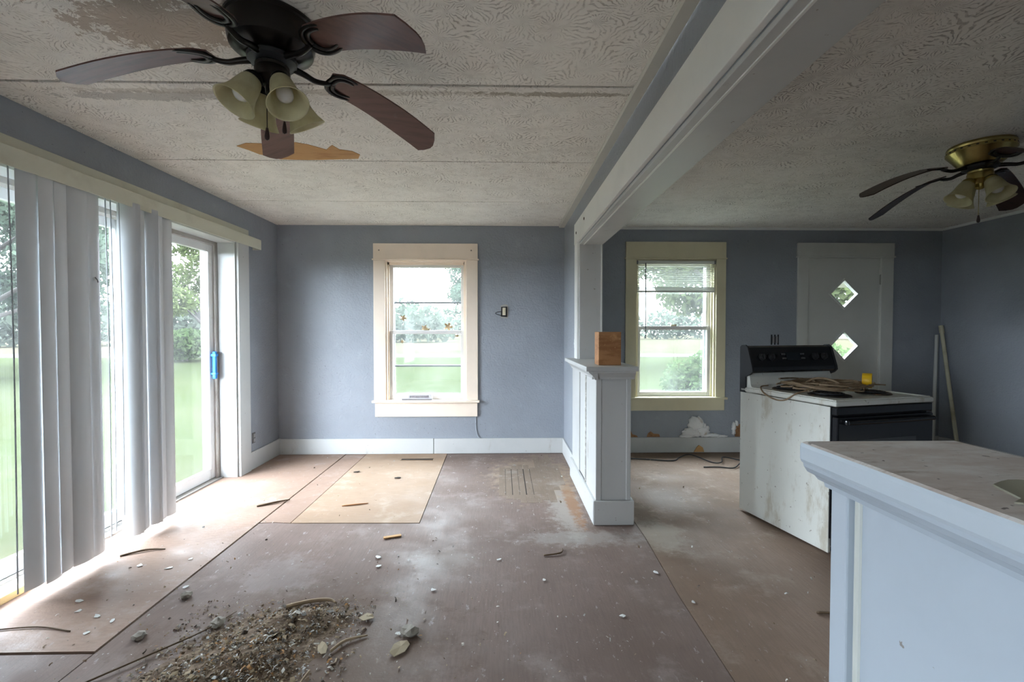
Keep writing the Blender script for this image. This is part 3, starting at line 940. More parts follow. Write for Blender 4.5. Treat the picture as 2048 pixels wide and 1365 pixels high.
def half_wall_near():
    t = thing('half_wall', 'white half wall with scuffed dirty cap in the near corner', 'half wall', (0.83, 0.93, 0), kind='structure')
    y1 = 0.965
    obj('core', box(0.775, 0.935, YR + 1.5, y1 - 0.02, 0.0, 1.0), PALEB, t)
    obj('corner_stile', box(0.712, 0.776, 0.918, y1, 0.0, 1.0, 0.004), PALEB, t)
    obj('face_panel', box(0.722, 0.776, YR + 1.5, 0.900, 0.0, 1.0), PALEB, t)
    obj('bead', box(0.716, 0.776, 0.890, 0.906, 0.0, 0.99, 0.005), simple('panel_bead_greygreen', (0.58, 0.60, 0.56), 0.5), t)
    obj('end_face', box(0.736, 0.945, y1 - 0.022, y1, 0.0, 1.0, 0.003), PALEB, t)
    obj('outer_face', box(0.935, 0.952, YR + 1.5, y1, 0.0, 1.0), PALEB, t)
    capm = NT('dirty_cap_paint')
    n1 = capm.noise(6, 6, 0.7, (1, 2.2, 1))
    n2 = capm.noise(14, 5, 0.7, (0.6, 2.5, 1), (3, 3, 0))
    c = capm.mix(capm.ramp(n1, 0.36, 0.62), (0.86, 0.83, 0.80), (0.70, 0.62, 0.57))
    c = capm.mix(capm.ramp(n2, 0.55, 0.72, 0, 0.7), c, (0.40, 0.30, 0.25))
    c = capm.mix(capm.ramp(capm.noise(40, 3, 0.6), 0.66, 0.70, 0, 0.8), c, (0.10, 0.07, 0.06))
    # grime lies on the upward face only
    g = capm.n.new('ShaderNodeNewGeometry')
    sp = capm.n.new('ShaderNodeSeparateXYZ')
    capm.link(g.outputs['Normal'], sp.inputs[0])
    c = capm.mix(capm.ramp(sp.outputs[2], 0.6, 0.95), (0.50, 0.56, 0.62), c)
    capm = capm.done(c, 0.5, 0, 0.4, capm.bump(n2, 0.1, 0.004))
    obj('cap', box(0.640, 0.985, YR + 1.5, 0.968, 1.030, 1.077, 0.010), capm, t)
    pr_ = [(0, 0), (-0.010, 0.0), (-0.014, 0.012), (-0.026, 0.016), (-0.034, 0.026), (-0.050, 0.034), (-0.058, 0.046), (-0.060, 0.056), (0, 0.056)]
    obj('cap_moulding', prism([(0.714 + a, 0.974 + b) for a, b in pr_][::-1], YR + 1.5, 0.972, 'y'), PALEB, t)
    return t


half_wall_near()
wb = tag(obj('wood_block', box(0.662, 0.818, 3.12, 3.255, 1.0775, 1.308, 0.003),
             simple('sawn_orange_wood', (0.42, 0.205, 0.085), 0.7, layers=(((0.30, 0.13, 0.05), 5, 0.42, 0.66, (1, 1, 4)), ((0.55, 0.30, 0.13), 9, 0.6, 0.75), ((0.58, 0.36, 0.17), 60, 0.62, 0.7)))),
         'short upright block of sawn orange wood on half-wall cap', 'wood block')

# ================================================================== CEILING FANS
SHADE = NT('cream_frosted_glass')
_c = SHADE.mix(SHADE.ramp(SHADE.noise(12, 4, 0.6), 0.35, 0.7), (0.78, 0.74, 0.52), (0.66, 0.60, 0.38))
SHADE.bsdf.inputs['Subsurface Weight'].default_value = 0.0
_d = SHADE.n.new('ShaderNodeBsdfTranslucent')
SHADE.link(_c, _d.inputs[0])
_p = SHADE.done(_c, 0.35, 0, 0.45)
_ms = SHADE.n.new('ShaderNodeMixShader')
_ms.inputs[0].default_value = 0.4
SHADE.link(SHADE.bsdf.outputs[0], _ms.inputs[1])
SHADE.link(_d.outputs[0], _ms.inputs[2])
SHADE.link(_ms.outputs[0], SHADE.out.inputs[0])
SHADE = _p
BULB = simple('white_bulb_glass', (0.75, 0.74, 0.70), 0.25)
BRONZE = simple('oil_black_bronze', (0.018, 0.015, 0.014), 0.28, 0.6, 0.5, layers=(((0.05, 0.035, 0.025), 9, 0.6, 0.8),))
BRASS = simple('antique_brass', (0.46, 0.37, 0.14), 0.28, 1.0, 0.5, layers=(((0.28, 0.21, 0.08), 5, 0.5, 0.75),))
BLADE1 = simple('walnut_blade', (0.135, 0.060, 0.048), 0.30, 0, 0.5, layers=(((0.085, 0.040, 0.032), 6, 0.4, 0.7, (1, 8, 1)), ((0.30, 0.28, 0.22), 3.5, 0.66, 0.86)))
BLADE2 = simple('dark_walnut_blade', (0.045, 0.020, 0.016), 0.35, 0, 0.5, layers=(((0.025, 0.012, 0.010), 6, 0.4, 0.7, (1, 8, 1)),))


def blade_mesh(R0, R1, z0, droop, pitch, w0=0.112, w1=0.142, th=0.006):
    """along +x from R0 to R1, drooping with warp"""
    n = 12
    V, F = [], []
    outline = []
    for i in range(n + 1):
        u = i / n
        w = w0 + (w1 - w0) * min(1, u * 1.4)
        if u < 0.08:
            w *= 0.72 + 0.28 * u / 0.08
        outline.append((R0 + (R1 - 0.030 - R0) * u, w / 2, w / 2))
    w = w1
    outline.append((R1 - 0.012, w / 2 - 0.028, w / 2 - 0.028))
    outline.append((R1, 0.012, 0.012))
    k = 5
    for r, a, b in outline:
        q = max(0.0, (r - R0) / (R1 - R0))
        zc = z0 - droop * q ** 1.6
        for j in range(k):
            s = -a + (a + b) * j / (k - 1)
            V.append((r, s * math.cos(pitch), zc + s * math.sin(pitch)))
    m = len(outline)
    top = len(V)
    V += [(x, y, z + th) for x, y, z in V]
    for i in range(m - 1):
        for j in range(k - 1):
            p = i * k + j
            F.append((p, p + 1, p + k + 1, p + k))
            F.append((top + p, top + p + k, top + p + k + 1, top + p + 1))
    ring = [i * k for i in range(m)] + [(m - 1) * k + j for j in range(1, k)] + [i * k + k - 1 for i in range(m - 2, -1, -1)] + [j for j in range(k - 2, 0, -1)]
    for i in range(len(ring)):
        a, b = ring[i], ring[(i + 1) % len(ring)]
        F.append((a, b, top + b, top + a))
    bm = bmesh.new()
    vs = [bm.verts.new(v) for v in V]
    for f in F:
        try:
            bm.faces.new([vs[i] for i in f])
        except ValueError:
            pass
    bmesh.ops.recalc_face_normals(bm, faces=list(bm.faces))
    bm.verts.index_update()
    r = ([v.co[:] for v in bm.verts], [tuple(v.index for v in f.verts) for f in bm.faces])
    bm.free()
    return r


def iron_mesh(z_hub, z_bl, pitch, R0):
    """blade bracket: S-curved arm, then a double-crescent holder under the blade"""
    arm = tube([(0.075, 0, z_hub), (0.115, 0, z_hub - 0.006), (0.15, 0, z_bl - 0.020), (R0 - 0.02, 0, z_bl - 0.016), (R0 + 0.005, 0, z_bl - 0.008)], [0.013, 0.011, 0.010, 0.009], 8, 5)
    parts = [arm]
    cp, sp_ = math.cos(pitch), math.sin(pitch)
    for sg in (-1, 1):
        for (ww, ln, off) in ((0.056, 0.125, 0.0), (0.040, 0.085, 0.022)):
            pts = []
            for (u, s) in ((0.0, 0.0), (0.10, 0.62), (0.34, 0.95), (0.68, 1.0), (1.0, 0.86)):
                s2 = sg * s * ww
                pts.append((R0 - 0.006 + off + u * ln * (1.0 if sg > 0 else 0.82), s2 * cp, z_bl - 0.008 + s2 * sp_))
            parts.append(tube(pts, [0.010, 0.009, 0.008, 0.005], 6, 4, 0.55))
    return join(*parts)


def make_fan(label, c, a0, metal, bladem, zt, droop, pitch, shade_scale=1.0, house=1.0, chain_len=(0.17, 0.13), R1=0.67, kit_rot=0.3, irondrop=0.0, brassy=False):
    t = thing('ceiling_fan', label, 'ceiling fan', (c[0], c[1], zt))
    H = house

    def lob(n, vf, m, p=t, s='angle'):
        return obj(n, vf, m, p, local=True, smooth=s)
    if not brassy:
        prof = [(0.0, 0.0), (0.148, 0.0), (0.152, -0.006), (0.152, -0.016), (0.146, -0.020), (0.142, -0.07), (0.136, -0.094), (0.118, -0.108), (0.086, -0.118), (0.0, -0.12)]
    else:
        prof = [(0.0, 0.0), (0.150, 0.0), (0.154, -0.012), (0.150, -0.022), (0.156, -0.028), (0.156, -0.042), (0.148, -0.052), (0.128, -0.078), (0.108, -0.106), (0.094, -0.118), (0.0, -0.12)]
    mh = lob('motor_housing', lathe([(r * H, z) for r, z in prof], 48), metal)
    # vent slots around the housing
    vents = []
    for k in range(28):
        a = 2 * PI * k / 28
        M = Matrix.Rotation(a, 4, 'Z') @ Matrix.Translation((0.150 * H, 0, -0.032 if brassy else -0.011))
        vents.append(xf(box(-0.003, 0.006, -0.006, 0.006, -0.003, 0.003), M))
    if brassy:
        lob('vent_slots', join(*vents), BLACKR, mh, False)['kind'] = 'stuff'
    hub = lob('blade_hub', lathe([(0.0, -0.118), (0.078, -0.119), (0.084, -0.126), (0.082, -0.140), (0.066, -0.148), (0.0, -0.150)], 32), BLACKR)
    zs = -0.148
    sw = lob('switch_housing', lathe([(0.0, zs), (0.052, zs), (0.058, zs - 0.006), (0.056, zs - 0.016), (0.060, zs - 0.022), (0.058, zs - 0.055), (0.040, zs - 0.072), (0.026, zs - 0.082), (0.024, zs - 0.102), (0.014, zs - 0.112), (0, zs - 0.116)], 28), metal)
    for k in range(5):
        ang = a0 + k * 2 * PI / 5
        M = Matrix.Rotation(ang, 4, 'Z')
        R0 = 0.205
        zb = -0.128 - irondrop
        b = lob('blade', xf(blade_mesh(R0, R1, zb, droop, pitch), M), bladem, t, False)
        lob('blade_iron', xf(iron_mesh(-0.134, zb, pitch, R0), M), metal if not brassy else BRONZE, b, True)
    S = shade_scale
    for k in range(4):
        ang = kit_rot + k * PI / 2
        tl = math.radians(60)       # shade axis below horizontal
        ax = Vector((math.cos(ang) * math.cos(tl), math.sin(ang) * math.cos(tl), -math.sin(tl)))
        p0 = Vector((math.cos(ang) * 0.030, math.sin(ang) * 0.030, zs - 0.062))
        p1 = Vector((math.cos(ang) * 0.056, math.sin(ang) * 0.056, zs - 0.058)) + ax * 0.010
        arm = lob('lamp_arm', tube([p0, (p0 + p1) / 2 + Vector((0, 0, 0.012)), p1], 0.011, 8, 4), metal, t, True)
        rot = ax.to_track_quat('Z', 'Y').to_matrix().to_4x4()
        M = Matrix.Translation(p1) @ rot
        lob('socket_cup', xf(lathe([(0, -0.012), (0.020, -0.012), (0.030, 0.0), (0.034, 0.014), (0.030, 0.020), (0, 0.018)], 20), M), metal, arm, True)
        pr_ = [(0.030, 0.010), (0.037, 0.026), (0.042, 0.05), (0.046, 0.078), (0.054, 0.104), (0.066, 0.126), (0.069, 0.130)]
        inner = [(r - 0.003, z) for r, z in reversed(pr_)]
        sh = lob('lamp_shade', xf(lathe([(r * S, z * S) for r, z in pr_ + inner], 32, close=True), M), SHADE, t, True)
        lob('bulb', xf(lathe([(0, 0.02), (0.013, 0.022), (0.014, 0.04), (0.024, 0.062), (0.029, 0.08), (0.026, 0.097), (0.014, 0.107), (0, 0.109)], 18), M), BULB, sh, True)
    for k, L in enumerate(chain_len):
        ang = kit_rot - 2.4 + k * 1.5
        x, y = 0.036 * math.cos(ang), 0.036 * math.sin(ang)
        zc = zs - 0.075
        ch = lob('pull_chain', tube([(x, y, zc), (x * 1.15, y * 1.15, zc - 0.01), (x * 1.2, y * 1.2, zc - L)], 0.0016, 5, 3), metal, t, True)
        lob('pull_knob', lathe([(0, -L + 0.002), (0.004, -L), (0.006, -L - 0.012), (0.0085, -L - 0.030), (0.007, -L - 0.040), (0, -L - 0.044)], 14, (x * 1.2, y * 1.2, zc)), simple('dark_wood_knob', (0.03, 0.013, 0.010), 0.4), ch, True)
    return t


fan1 = make_fan('black ceiling fan with brown drooping blades in the dining room', (-0.838, 1.698), math.radians(42.2), BRONZE, BLADE1, ZC, 0.126, math.radians(-13), 1.02, 1.02, R1=0.684, kit_rot=math.radians(48))
fan2 = make_fan('antique brass ceiling fan with dark blades in the stove room', (2.851, 2.679), math.radians(28.6), BRASS, BLADE2, ZC - 0.008, 0.161, math.radians(-17), 1.0, 1.0, (0.20,), R1=0.657, kit_rot=math.radians(-4), brassy=True)

# ================================================================== STOVE
STW = white_paint('stove_white_enamel', (0.70, 0.70, 0.645), (0.30, 0.22, 0.10), 0.52, 0.3, 0.655)
st = thing('stove', 'white electric stove with black control panel and oven door', 'stove', (1.740, 3.285, 0), math.atan2(0.234, 0.972))
SW, SD = 0.76, 0.705


def so(n, vf, m, p=st, s=False):
    return obj(n, vf, m, p, local=True, smooth=s)


so('body', join(box(0.0, 0.018, -SD, 0, 0.012, 0.872, 0.003), box(SW - 0.018, SW, -SD, 0, 0.012, 0.872, 0.003), box(0.018, SW - 0.018, -0.02, 0, 0.03, 0.872), box(0.018, SW - 0.018, -SD + 0.03, -0.02, 0.03, 0.86)), STW)
for (a, b) in ((0.04, -0.06), (SW - 0.04, -0.06), (0.04, -SD + 0.06), (SW - 0.04, -SD + 0.06)):
    so('levelling_foot', lathe([(0, 0), (0.016, 0), (0.016, 0.008), (0.008, 0.012), (0.008, 0.032), (0, 0.032)], 12, (a, b, 0)), BLACKR)
ck = so('cooktop', join(box(-0.004, SW + 0.004, -SD - 0.042, -0.002, 0.876, 0.908, 0.010)), STW)
so('cooktop_rim', join(box(0.01, SW - 0.01, -SD - 0.03, -SD - 0.012, 0.906, 0.914, 0.004), box(0.01, 0.028, -SD - 0.012, -0.05, 0.906, 0.914, 0.004), box(SW - 0.028, SW - 0.01, -SD - 0.012, -0.05, 0.906, 0.914, 0.004)), STW, ck)
PANM = simple('blackened_drip_pan', (0.03, 0.026, 0.022), 0.5, 0.3, layers=(((0.14, 0.08, 0.04), 15, 0.5, 0.7),))
for (a, b, r) in ((0.20, -0.53, 0.105), (0.56, -0.53, 0.085), (0.20, -0.22, 0.085), (0.56, -0.22, 0.105)):
    pn = so('drip_pan', lathe([(0, 0.9085), (r - 0.03, 0.9085), (r - 0.008, 0.913), (r + 0.006, 0.9165), (r + 0.012, 0.913), (r + 0.012, 0.908)], 32, (a, b, 0)), PANM, ck, True)
    pts = []
    for i in range(61):
        th_ = i / 60 * 2 * PI * 3.6
        rr = 0.02 + (r - 0.035) * i / 60
        pts.append((a + rr * math.cos(th_), b + rr * math.sin(th_), 0.922))
    co = so('burner_coil', tube(pts, 0.0055, 6, 1), BLACKR, ck, True)
# backguard: white riser, black console
bgd = so('backguard', prism([(0.0, 0.872), (0.0, 1.05), (-0.045, 1.05), (-0.075, 0.985), (-0.085, 0.93), (-0.10, 0.908), (-0.10, 0.872)], 0.012, SW - 0.012, 'x'), STW)
cons = so('control_console', prism([(0.0, 0.995), (0.0, 1.192), (-0.014, 1.205), (-0.040, 1.207), (-0.062, 1.195), (-0.108, 1.055), (-0.112, 1.030), (-0.098, 1.015), (-0.06, 1.012)], 0.006, SW - 0.006, 'x'), BLACKM)
for (a, b) in ((-0.004, 0.010), (SW - 0.010, SW + 0.004)):
    so('console_end', prism([(0.002, 0.872), (0.002, 1.198), (-0.012, 1.212), (-0.044, 1.214), (-0.068, 1.198), (-0.114, 1.055), (-0.118, 1.028), (-0.095, 1.005), (-0.050, 0.985), (-0.050, 0.872)], a, b, 'x'), BLACKR)
nrm = Vector((0, -0.95, 0.312)).normalized()
for xx in (0.10, 0.185, 0.575, 0.66):
    M = Matrix.Translation((xx, -0.088, 1.125)) @ nrm.to_track_quat('Z', 'Y').to_matrix().to_4x4()
    kb = so('knob', xf(join(lathe([(0, 0), (0.026, 0), (0.026, 0.006), (0.020, 0.010), (0.017, 0.026), (0, 0.027)], 20), box(-0.004, 0.004, -0.018, 0.018, 0.024, 0.034, 0.002)), M), BLACKR, cons)
dp = so('clock_display', xf(box(-0.06, 0.06, -0.028, 0.028, 0, 0.003), Matrix.Translation((0.38, -0.0875, 1.128)) @ nrm.to_track_quat('Z', 'X').to_matrix().to_4x4() @ Matrix.Rotation(PI / 2, 4, 'Z')), simple('dark_display', (0.02, 0.025, 0.03), 0.1), cons)
BTN = simple('grey_button', (0.10, 0.10, 0.105), 0.4)
for i, xx in enumerate((0.285, 0.305, 0.455, 0.475)):
    for zz in (1.115, 1.145):
        M = Matrix.Translation((xx, -0.086 + (zz - 1.13) * 0.33, zz)) @ nrm.to_track_quat('Z', 'Y').to_matrix().to_4x4()
        so('button', xf(box(-0.007, 0.007, -0.005, 0.005, 0, 0.005), M), BTN, cons)
# front
so('front_frame', join(box(0.003, SW - 0.003, -SD - 0.004, -SD + 0.03, 0.10, 0.872)), BLACKR)
od = so('oven_door', join(box(0.006, SW - 0.006, -SD - 0.045, -SD - 0.004, 0.245, 0.815, 0.008)), BLACKM)
so('door_window', box(0.15, SW - 0.15, -SD - 0.0475, -SD - 0.045, 0.40, 0.68, 0.001), simple('oven_window_glass', (0.045, 0.045, 0.048), 0.08, 0, 0.7), od)
so('door_handle', join(tube([(0.045, -SD - 0.072, 0.788), (SW / 2, -SD - 0.080, 0.788), (SW - 0.045, -SD - 0.072, 0.788)], 0.013, 10, 8),
                       box(0.04, 0.07, -SD - 0.075, -SD - 0.044, 0.774, 0.802, 0.004), box(SW - 0.07, SW - 0.04, -SD - 0.075, -SD - 0.044, 0.774, 0.802, 0.004)), BLACKM, od, 'angle')
so('vent_strip', box(0.006, SW - 0.006, -SD - 0.040, -SD - 0.002, 0.824, 0.872, 0.006), BLACKM)
dw = so('storage_drawer', box(0.006, SW - 0.006, -SD - 0.040, -SD - 0.004, 0.055, 0.232, 0.006), BLACKM)
so('drawer_grip', box(0.12, SW - 0.12, -SD - 0.048, -SD - 0.038, 0.205, 0.226, 0.003), BLACKR, dw)
so('kick_plate', box(0.02, SW - 0.02, -SD + 0.03, -SD + 0.04, 0.005, 0.10), BLACKR)
STM = Matrix.Translation((1.740, 3.285, 0)) @ Matrix.Rotation(math.atan2(0.234, 0.972), 4, 'Z')


def sp3(x, y, z):
    return STM @ Vector((x, y, z))


# tangle of tan cable on the cooktop
CABM = simple('dusty_tan_cable', (0.30, 0.215, 0.135), 0.6, layers=(((0.20, 0.13, 0.07), 14, 0.45, 0.7),))
ct = thing('cable_coil', 'loose coil of dusty tan cable lying over the stove burners', 'cable', tuple(sp3(0.36, -0.36, 0.925)))
rr = random.Random(3)
for k in range(11):
    pts = []
    ph = rr.uniform(0, 2 * PI)
    ax_, ay_ = rr.uniform(0.20, 0.32), rr.uniform(0.15, 0.23)
    cx_, cy_ = 0.36 + rr.uniform(-0.05, 0.05), -0.36 + rr.uniform(-0.05, 0.05)
    n = 14
    for i in range(n + 1):
        a = ph + i / n * 2 * PI * rr.uniform(0.72, 0.9)
        q = 1 + 0.12 * math.sin(3 * a + k)
        pts.append(sp3(cx_ + ax_ * q * math.cos(a), cy_ + ay_ * q * math.sin(a), 0.934 + 0.004 * k * 0.6 + 0.010 * (1 + math.sin(2 * a + k))))
    obj('cable_loop', tube(pts, 0.0055, 6, 4), CABM, ct, smooth=True)
for k in range(5):
    x0, x1 = rr.uniform(0.06, 0.2), rr.uniform(0.5, 0.68)
    y0, y1 = rr.uniform(-0.55, -0.15), rr.uniform(-0.55, -0.15)
    obj('cable_run', tube([sp3(x0, y0, 0.935), sp3((2 * x0 + x1) / 3, y0 + rr.uniform(-0.06, 0.06), 0.965), sp3((x0 + 2 * x1) / 3, y1 + rr.uniform(-0.06, 0.06), 0.968), sp3(x1, y1, 0.935)], 0.0055, 6, 6), CABM, ct, smooth=True)
obj('cable_tail', tube([sp3(0.09, -0.16, 0.932), sp3(0.02, -0.17, 0.925), sp3(-0.012, -0.23, 0.890), sp3(-0.013, -0.32, 0.862), sp3(-0.012, -0.40, 0.868), sp3(0.005, -0.47, 0.918), sp3(0.09, -0.47, 0.935)], 0.005, 6, 6), CABM, ct, smooth=True)
obj('cable_wrap', tube([sp3(0.35, -0.52, 0.945), sp3(0.36, -0.42, 0.985), sp3(0.36, -0.3, 0.99), sp3(0.37, -0.2, 0.945)], 0.008, 6, 6), CABM, ct, smooth=True)
# wooden chip among the cable, yellow tape roll
tag(obj('wood_chip', xf(box(-0.045, 0.045, -0.02, 0.02, -0.004, 0.004, 0.001), Matrix.Translation(sp3(0.52, -0.47, 0.962)) @ Matrix.Rotation(0.4, 4, 'Z') @ Matrix.Rotation(0.5, 4, 'X')),
        simple('tan_chip', (0.36, 0.25, 0.14), 0.7)), 'flat tan wood scrap resting on coiled cable beside tape', 'wood scrap')
YEL = simple('yellow_tape', (0.78, 0.46, 0.012), 0.42)
tp = thing('tape_roll', 'roll of yellow tape standing on edge on the stove', 'tape', tuple(sp3(0.60, -0.46, 0.935)))
ringv = lathe([(0.034, -0.026), (0.048, -0.026), (0.049, -0.024), (0.049, 0.024), (0.048, 0.026), (0.034, 0.026)], 40, close=True)
Mt = Matrix.Translation(sp3(0.60, -0.46, 0.984)) @ Matrix.Rotation(math.radians(-42), 4, 'Z') @ Matrix.Rotation(PI / 2, 4, 'Y')
obj('tape', xf(ringv, Mt), YEL, tp, smooth='angle')
obj('core', xf(lathe([(0.031, -0.026), (0.034, -0.026), (0.034, 0.026), (0.031, 0.026)], 32, close=True), Mt), simple('grey_card_core', (0.35, 0.31, 0.26), 0.8), tp, smooth='angle')

# ================================================================== SMALL WALL AND FLOOR THINGS
PIPE = simple('ivory_plastic_pipe', (0.55, 0.52, 0.38), 0.4, layers=(((0.40, 0.36, 0.24), 6, 0.5, 0.7),))
PIPE2 = simple('grey_plastic_pipe', (0.52, 0.52, 0.49), 0.4)
p = thing('pipe', 'long ivory plastic pipe leaning in the corner, the taller one', 'pipe', (4.55, 4.45, 0.0))
obj('tube', tube([(4.60, 4.46, 0.0), (4.735, 4.815, 1.34)], 0.017, 12, 1), PIPE, p, smooth='angle')
obj('coupling', tube([(4.730, 4.802, 1.29), (4.738, 4.823, 1.37)], 0.022, 12, 1), PIPE, p, smooth='angle')
p = thing('pipe', 'grey-white plastic pipe leaning in the corner, the shorter one', 'pipe', (4.42, 4.62, 0.0))
obj('tube', tube([(4.455, 4.60, 0.0), (4.70, 4.83, 1.27)], 0.016, 12, 1), PIPE2, p, smooth='angle')
obj('side_stub', tube([(4.482, 4.625, 0.14), (4.53, 4.60, 0.085)], 0.011, 8, 1), PIPE2, p, smooth='angle')

# exposed switch by dining window
sw_ = thing('light_switch', 'bare wall switch without cover plate beside dining window', 'switch', (0.02, YB, 1.52))
PATCH = simple('bare_plaster', (0.40, 0.38, 0.34), 0.9)
obj('plaster_edge', prism([(-0.022, 1.455), (0.056, 1.45), (0.058, 1.59), (0.03, 1.60), (-0.018, 1.585)], YB - 0.003, YB, 'y'), PATCH, sw_)
obj('box_opening', prism([(-0.018, 1.468), (0.05, 1.462), (0.05, 1.575), (-0.014, 1.572)], YB - 0.005, YB - 0.003, 'y'), BLACKR, sw_)
obj('switch_body', join(box(0.0, 0.034, YB - 0.022, YB - 0.004, 1.482, 1.562, 0.003), box(0.012, 0.022, YB - 0.034, YB - 0.02, 1.515, 1.535, 0.002)), simple('old_ivory_plastic', (0.66, 0.60, 0.45), 0.4), sw_)
obj('wire', tube([(-0.01, YB - 0.006, 1.52), (-0.05, YB - 0.03, 1.515), (-0.075, YB - 0.035, 1.50), (-0.04, YB - 0.03, 1.485), (-0.01, YB - 0.008, 1.478)], 0.004, 6, 5), BLACKR, sw_, smooth=True)

# outlet on left wall, outlet hole on back wall behind stove, small switch on partition
o = thing('wall_outlet', 'open outlet box low on wall beside sliding door', 'outlet', (XL, 4.37, 0.30))
obj('box_opening', box(XL, XL + 0.003, 4.345, 4.40, 0.245, 0.345), simple('grey_outlet_box', (0.15, 0.15, 0.15), 0.7), o)
obj('receptacle', join(box(XL + 0.003, XL + 0.012, 4.355, 4.385, 0.255, 0.29, 0.004), box(XL + 0.003, XL + 0.012, 4.355, 4.385, 0.30, 0.335, 0.004)), simple('outlet_grey', (0.33, 0.33, 0.33), 0.5), o)
o = thing('wall_outlet', 'bare double switch on dark wall just above stove console', 'outlet', (2.95, YB, 1.22))
for k in range(3):
    x = 2.90 + k * 0.036
    obj('slot', box(x, x + 0.014, YB - 0.004, YB, 1.165, 1.275), BLACKR, o)
for k in range(2):
    x = 2.917 + k * 0.036
    obj('toggle', box(x, x + 0.014, YB - 0.018, YB, 1.185, 1.255, 0.003), simple('grey_toggle', (0.24, 0.23, 0.23), 0.5), o)
o = thing('doorbell_button', 'tiny white button on partition wall beside opening casing', 'button', (WX0, 4.13, 1.19))
obj('plate', box(WX0 - 0.006, WX0, 4.115, 4.145, 1.16, 1.24, 0.002), WHITE, o)
obj('push_button', box(WX0 - 0.010, WX0 - 0.006, 4.124, 4.136, 1.19, 1.21, 0.001), VINYL, o)

# thin cord running down the wall below the window
tag(obj('loose_wire', tube([(-0.285, YB - 0.006, 0.40), (-0.285, YB - 0.006, 0.30), (-0.278, YB - 0.008, 0.23), (-0.262, YB - 0.012, 0.185), (-0.245, YB - 0.016, 0.168)], 0.004, 6, 6), simple('blue_grey_cord', (0.36, 0.39, 0.43), 0.5), smooth=True),
    'thin grey cord running from dining window apron to baseboard', 'cord')

# vent register standing on the dining window sill
REG = simple('lavender_white_metal', (0.62, 0.58, 0.60), 0.4, 0.2)
vr = thing('vent_register', 'white slotted floor-vent cover resting on dining window sill', 'vent cover', (-0.9, YB, W1[2] + 0.003))
Mr = Matrix.Translation((-0.91, YB - 0.012, W1[2] + 0.004)) @ Matrix.Rotation(math.radians(-24), 4, 'X')
fr_ = [box(-0.165, -0.085, -0.004, 0.004, 0.012, 0.064, 0.002), box(0.145, 0.165, -0.004, 0.004, 0.012, 0.064, 0.002), box(-0.085, 0.145, -0.004, 0.004, 0.012, 0.022), box(-0.085, 0.145, -0.004, 0.004, 0.054, 0.064)]
obj('plate', xf(join(*fr_), Mr), REG, vr)
for k in range(15):
    x = -0.082 + k * 0.0155
    obj('louvre', xf(box(x, x + 0.0065, -0.003, 0.003, 0.020, 0.056), Mr), REG, vr)
obj('duct_box', xf(box(-0.14, 0.125, 0.004, 0.03, 0.0, 0.05), Mr), simple('dark_duct', (0.10, 0.09, 0.09), 0.6), vr)
obj('bottom_lip', xf(box(-0.16, 0.16, -0.012, 0.004, 0.0, 0.013, 0.002), Mr), simple('grey_lip', (0.26, 0.24, 0.25), 0.5), vr)

# floor register opening near the back wall
fv = thing('floor_register', 'dark slotted floor vent opening below dining window', 'floor vent', (-0.87, 4.63, 0.003))
obj('opening', box(-1.03, -0.71, 4.60, 4.655, 0.0032, 0.0045), GAP, fv)
obj('rim', join(box(-1.035, -0.705, 4.594, 4.60, 0.003, 0.007), box(-1.035, -0.705, 4.655, 4.661, 0.003, 0.007)), simple('brown_rim', (0.22, 0.14, 0.08), 0.7), fv)

# dead leaves / clinging creatures on window panes
LEAFB = simple('dry_brown_leaf', (0.26, 0.17, 0.09), 0.7, layers=(((0.40, 0.29, 0.16), 20, 0.45, 0.65),))


def lobed_leaf(r, seed):
    q = random.Random(seed)
    n = 40
    out = []
    for i in range(n):
        a = 2 * PI * i / n
        k = r * (0.42 + 0.58 * abs(math.cos(2.5 * a + 0.3)) ** 1.3) * q.uniform(0.85, 1.1)
        out.append((k * math.cos(a), k * math.sin(a)))
    return out


for i, (px, pz, r, lab) in enumerate(((-1.075, 1.455, 0.034, 'brown leaf stuck highest on dining window glass'), (-0.845, 1.345, 0.038, 'brown leaf stuck to middle of dining window above the meeting rail'),
                                      (-0.590, 1.362, 0.046, 'largest brown leaf stuck on dining window above the meeting rail'), (-1.08, 1.20, 0.020, 'tiny brown leaf on lower sash of dining window'),
                                      (-0.492, 1.262, 0.026, 'brown leaf sliver under meeting rail at dining window corner'))):
    lf = lobed_leaf(r, i)
    yy = YB + (0.096 if pz > 1.3 else 0.0595)
    g = obj('dry_leaf', prism([(px + a, pz + b * (0.5 if i == 4 else 1)) for a, b in lf], yy - 0.001, yy + 0.001, 'y'), LEAFB)
    tag(g, lab, 'leaf', 'dry leaves on the dining window')

# torn drywall lumps and stains low on the stove-room back wall
FOAM = simple('white_plaster_lump', (0.78, 0.77, 0.76), 0.85, layers=(((0.55, 0.47, 0.38), 12, 0.58, 0.72),), bump=(40, 0.6, 0.01))
BRN = simple('brown_backing_paper', (0.36, 0.19, 0.09), 0.85, layers=(((0.22, 0.11, 0.05), 14, 0.45, 0.65),))


def lump(name, blobs, mat, label, seed=1):
    """a crumbly heap: union of squashed noisy domes, one mesh"""
    q = random.Random(seed)
    bm = bmesh.new()
    for (x, y, z, rx, ry, rz) in blobs:
        r = bmesh.ops.create_icosphere(bm, subdivisions=3, radius=1.0)
        for v in r['verts']:
            n = 1 + 0.22 * math.sin(7 * v.co.x + 3 * v.co.z + x * 40) * math.cos(6 * v.co.z + 2 * v.co.y) + q.uniform(-0.06, 0.06)
            v.co = Vector((x + v.co.x * rx * n, y + v.co.y * ry * n, z + v.co.z * rz * n))
    bm.verts.index_update()
    vf = ([v.co[:] for v in bm.verts], [tuple(v.index for v in f.verts) for f in bm.faces])
    bm.free()
    return tag(obj(name, vf, mat, smooth=True), label, 'plaster')


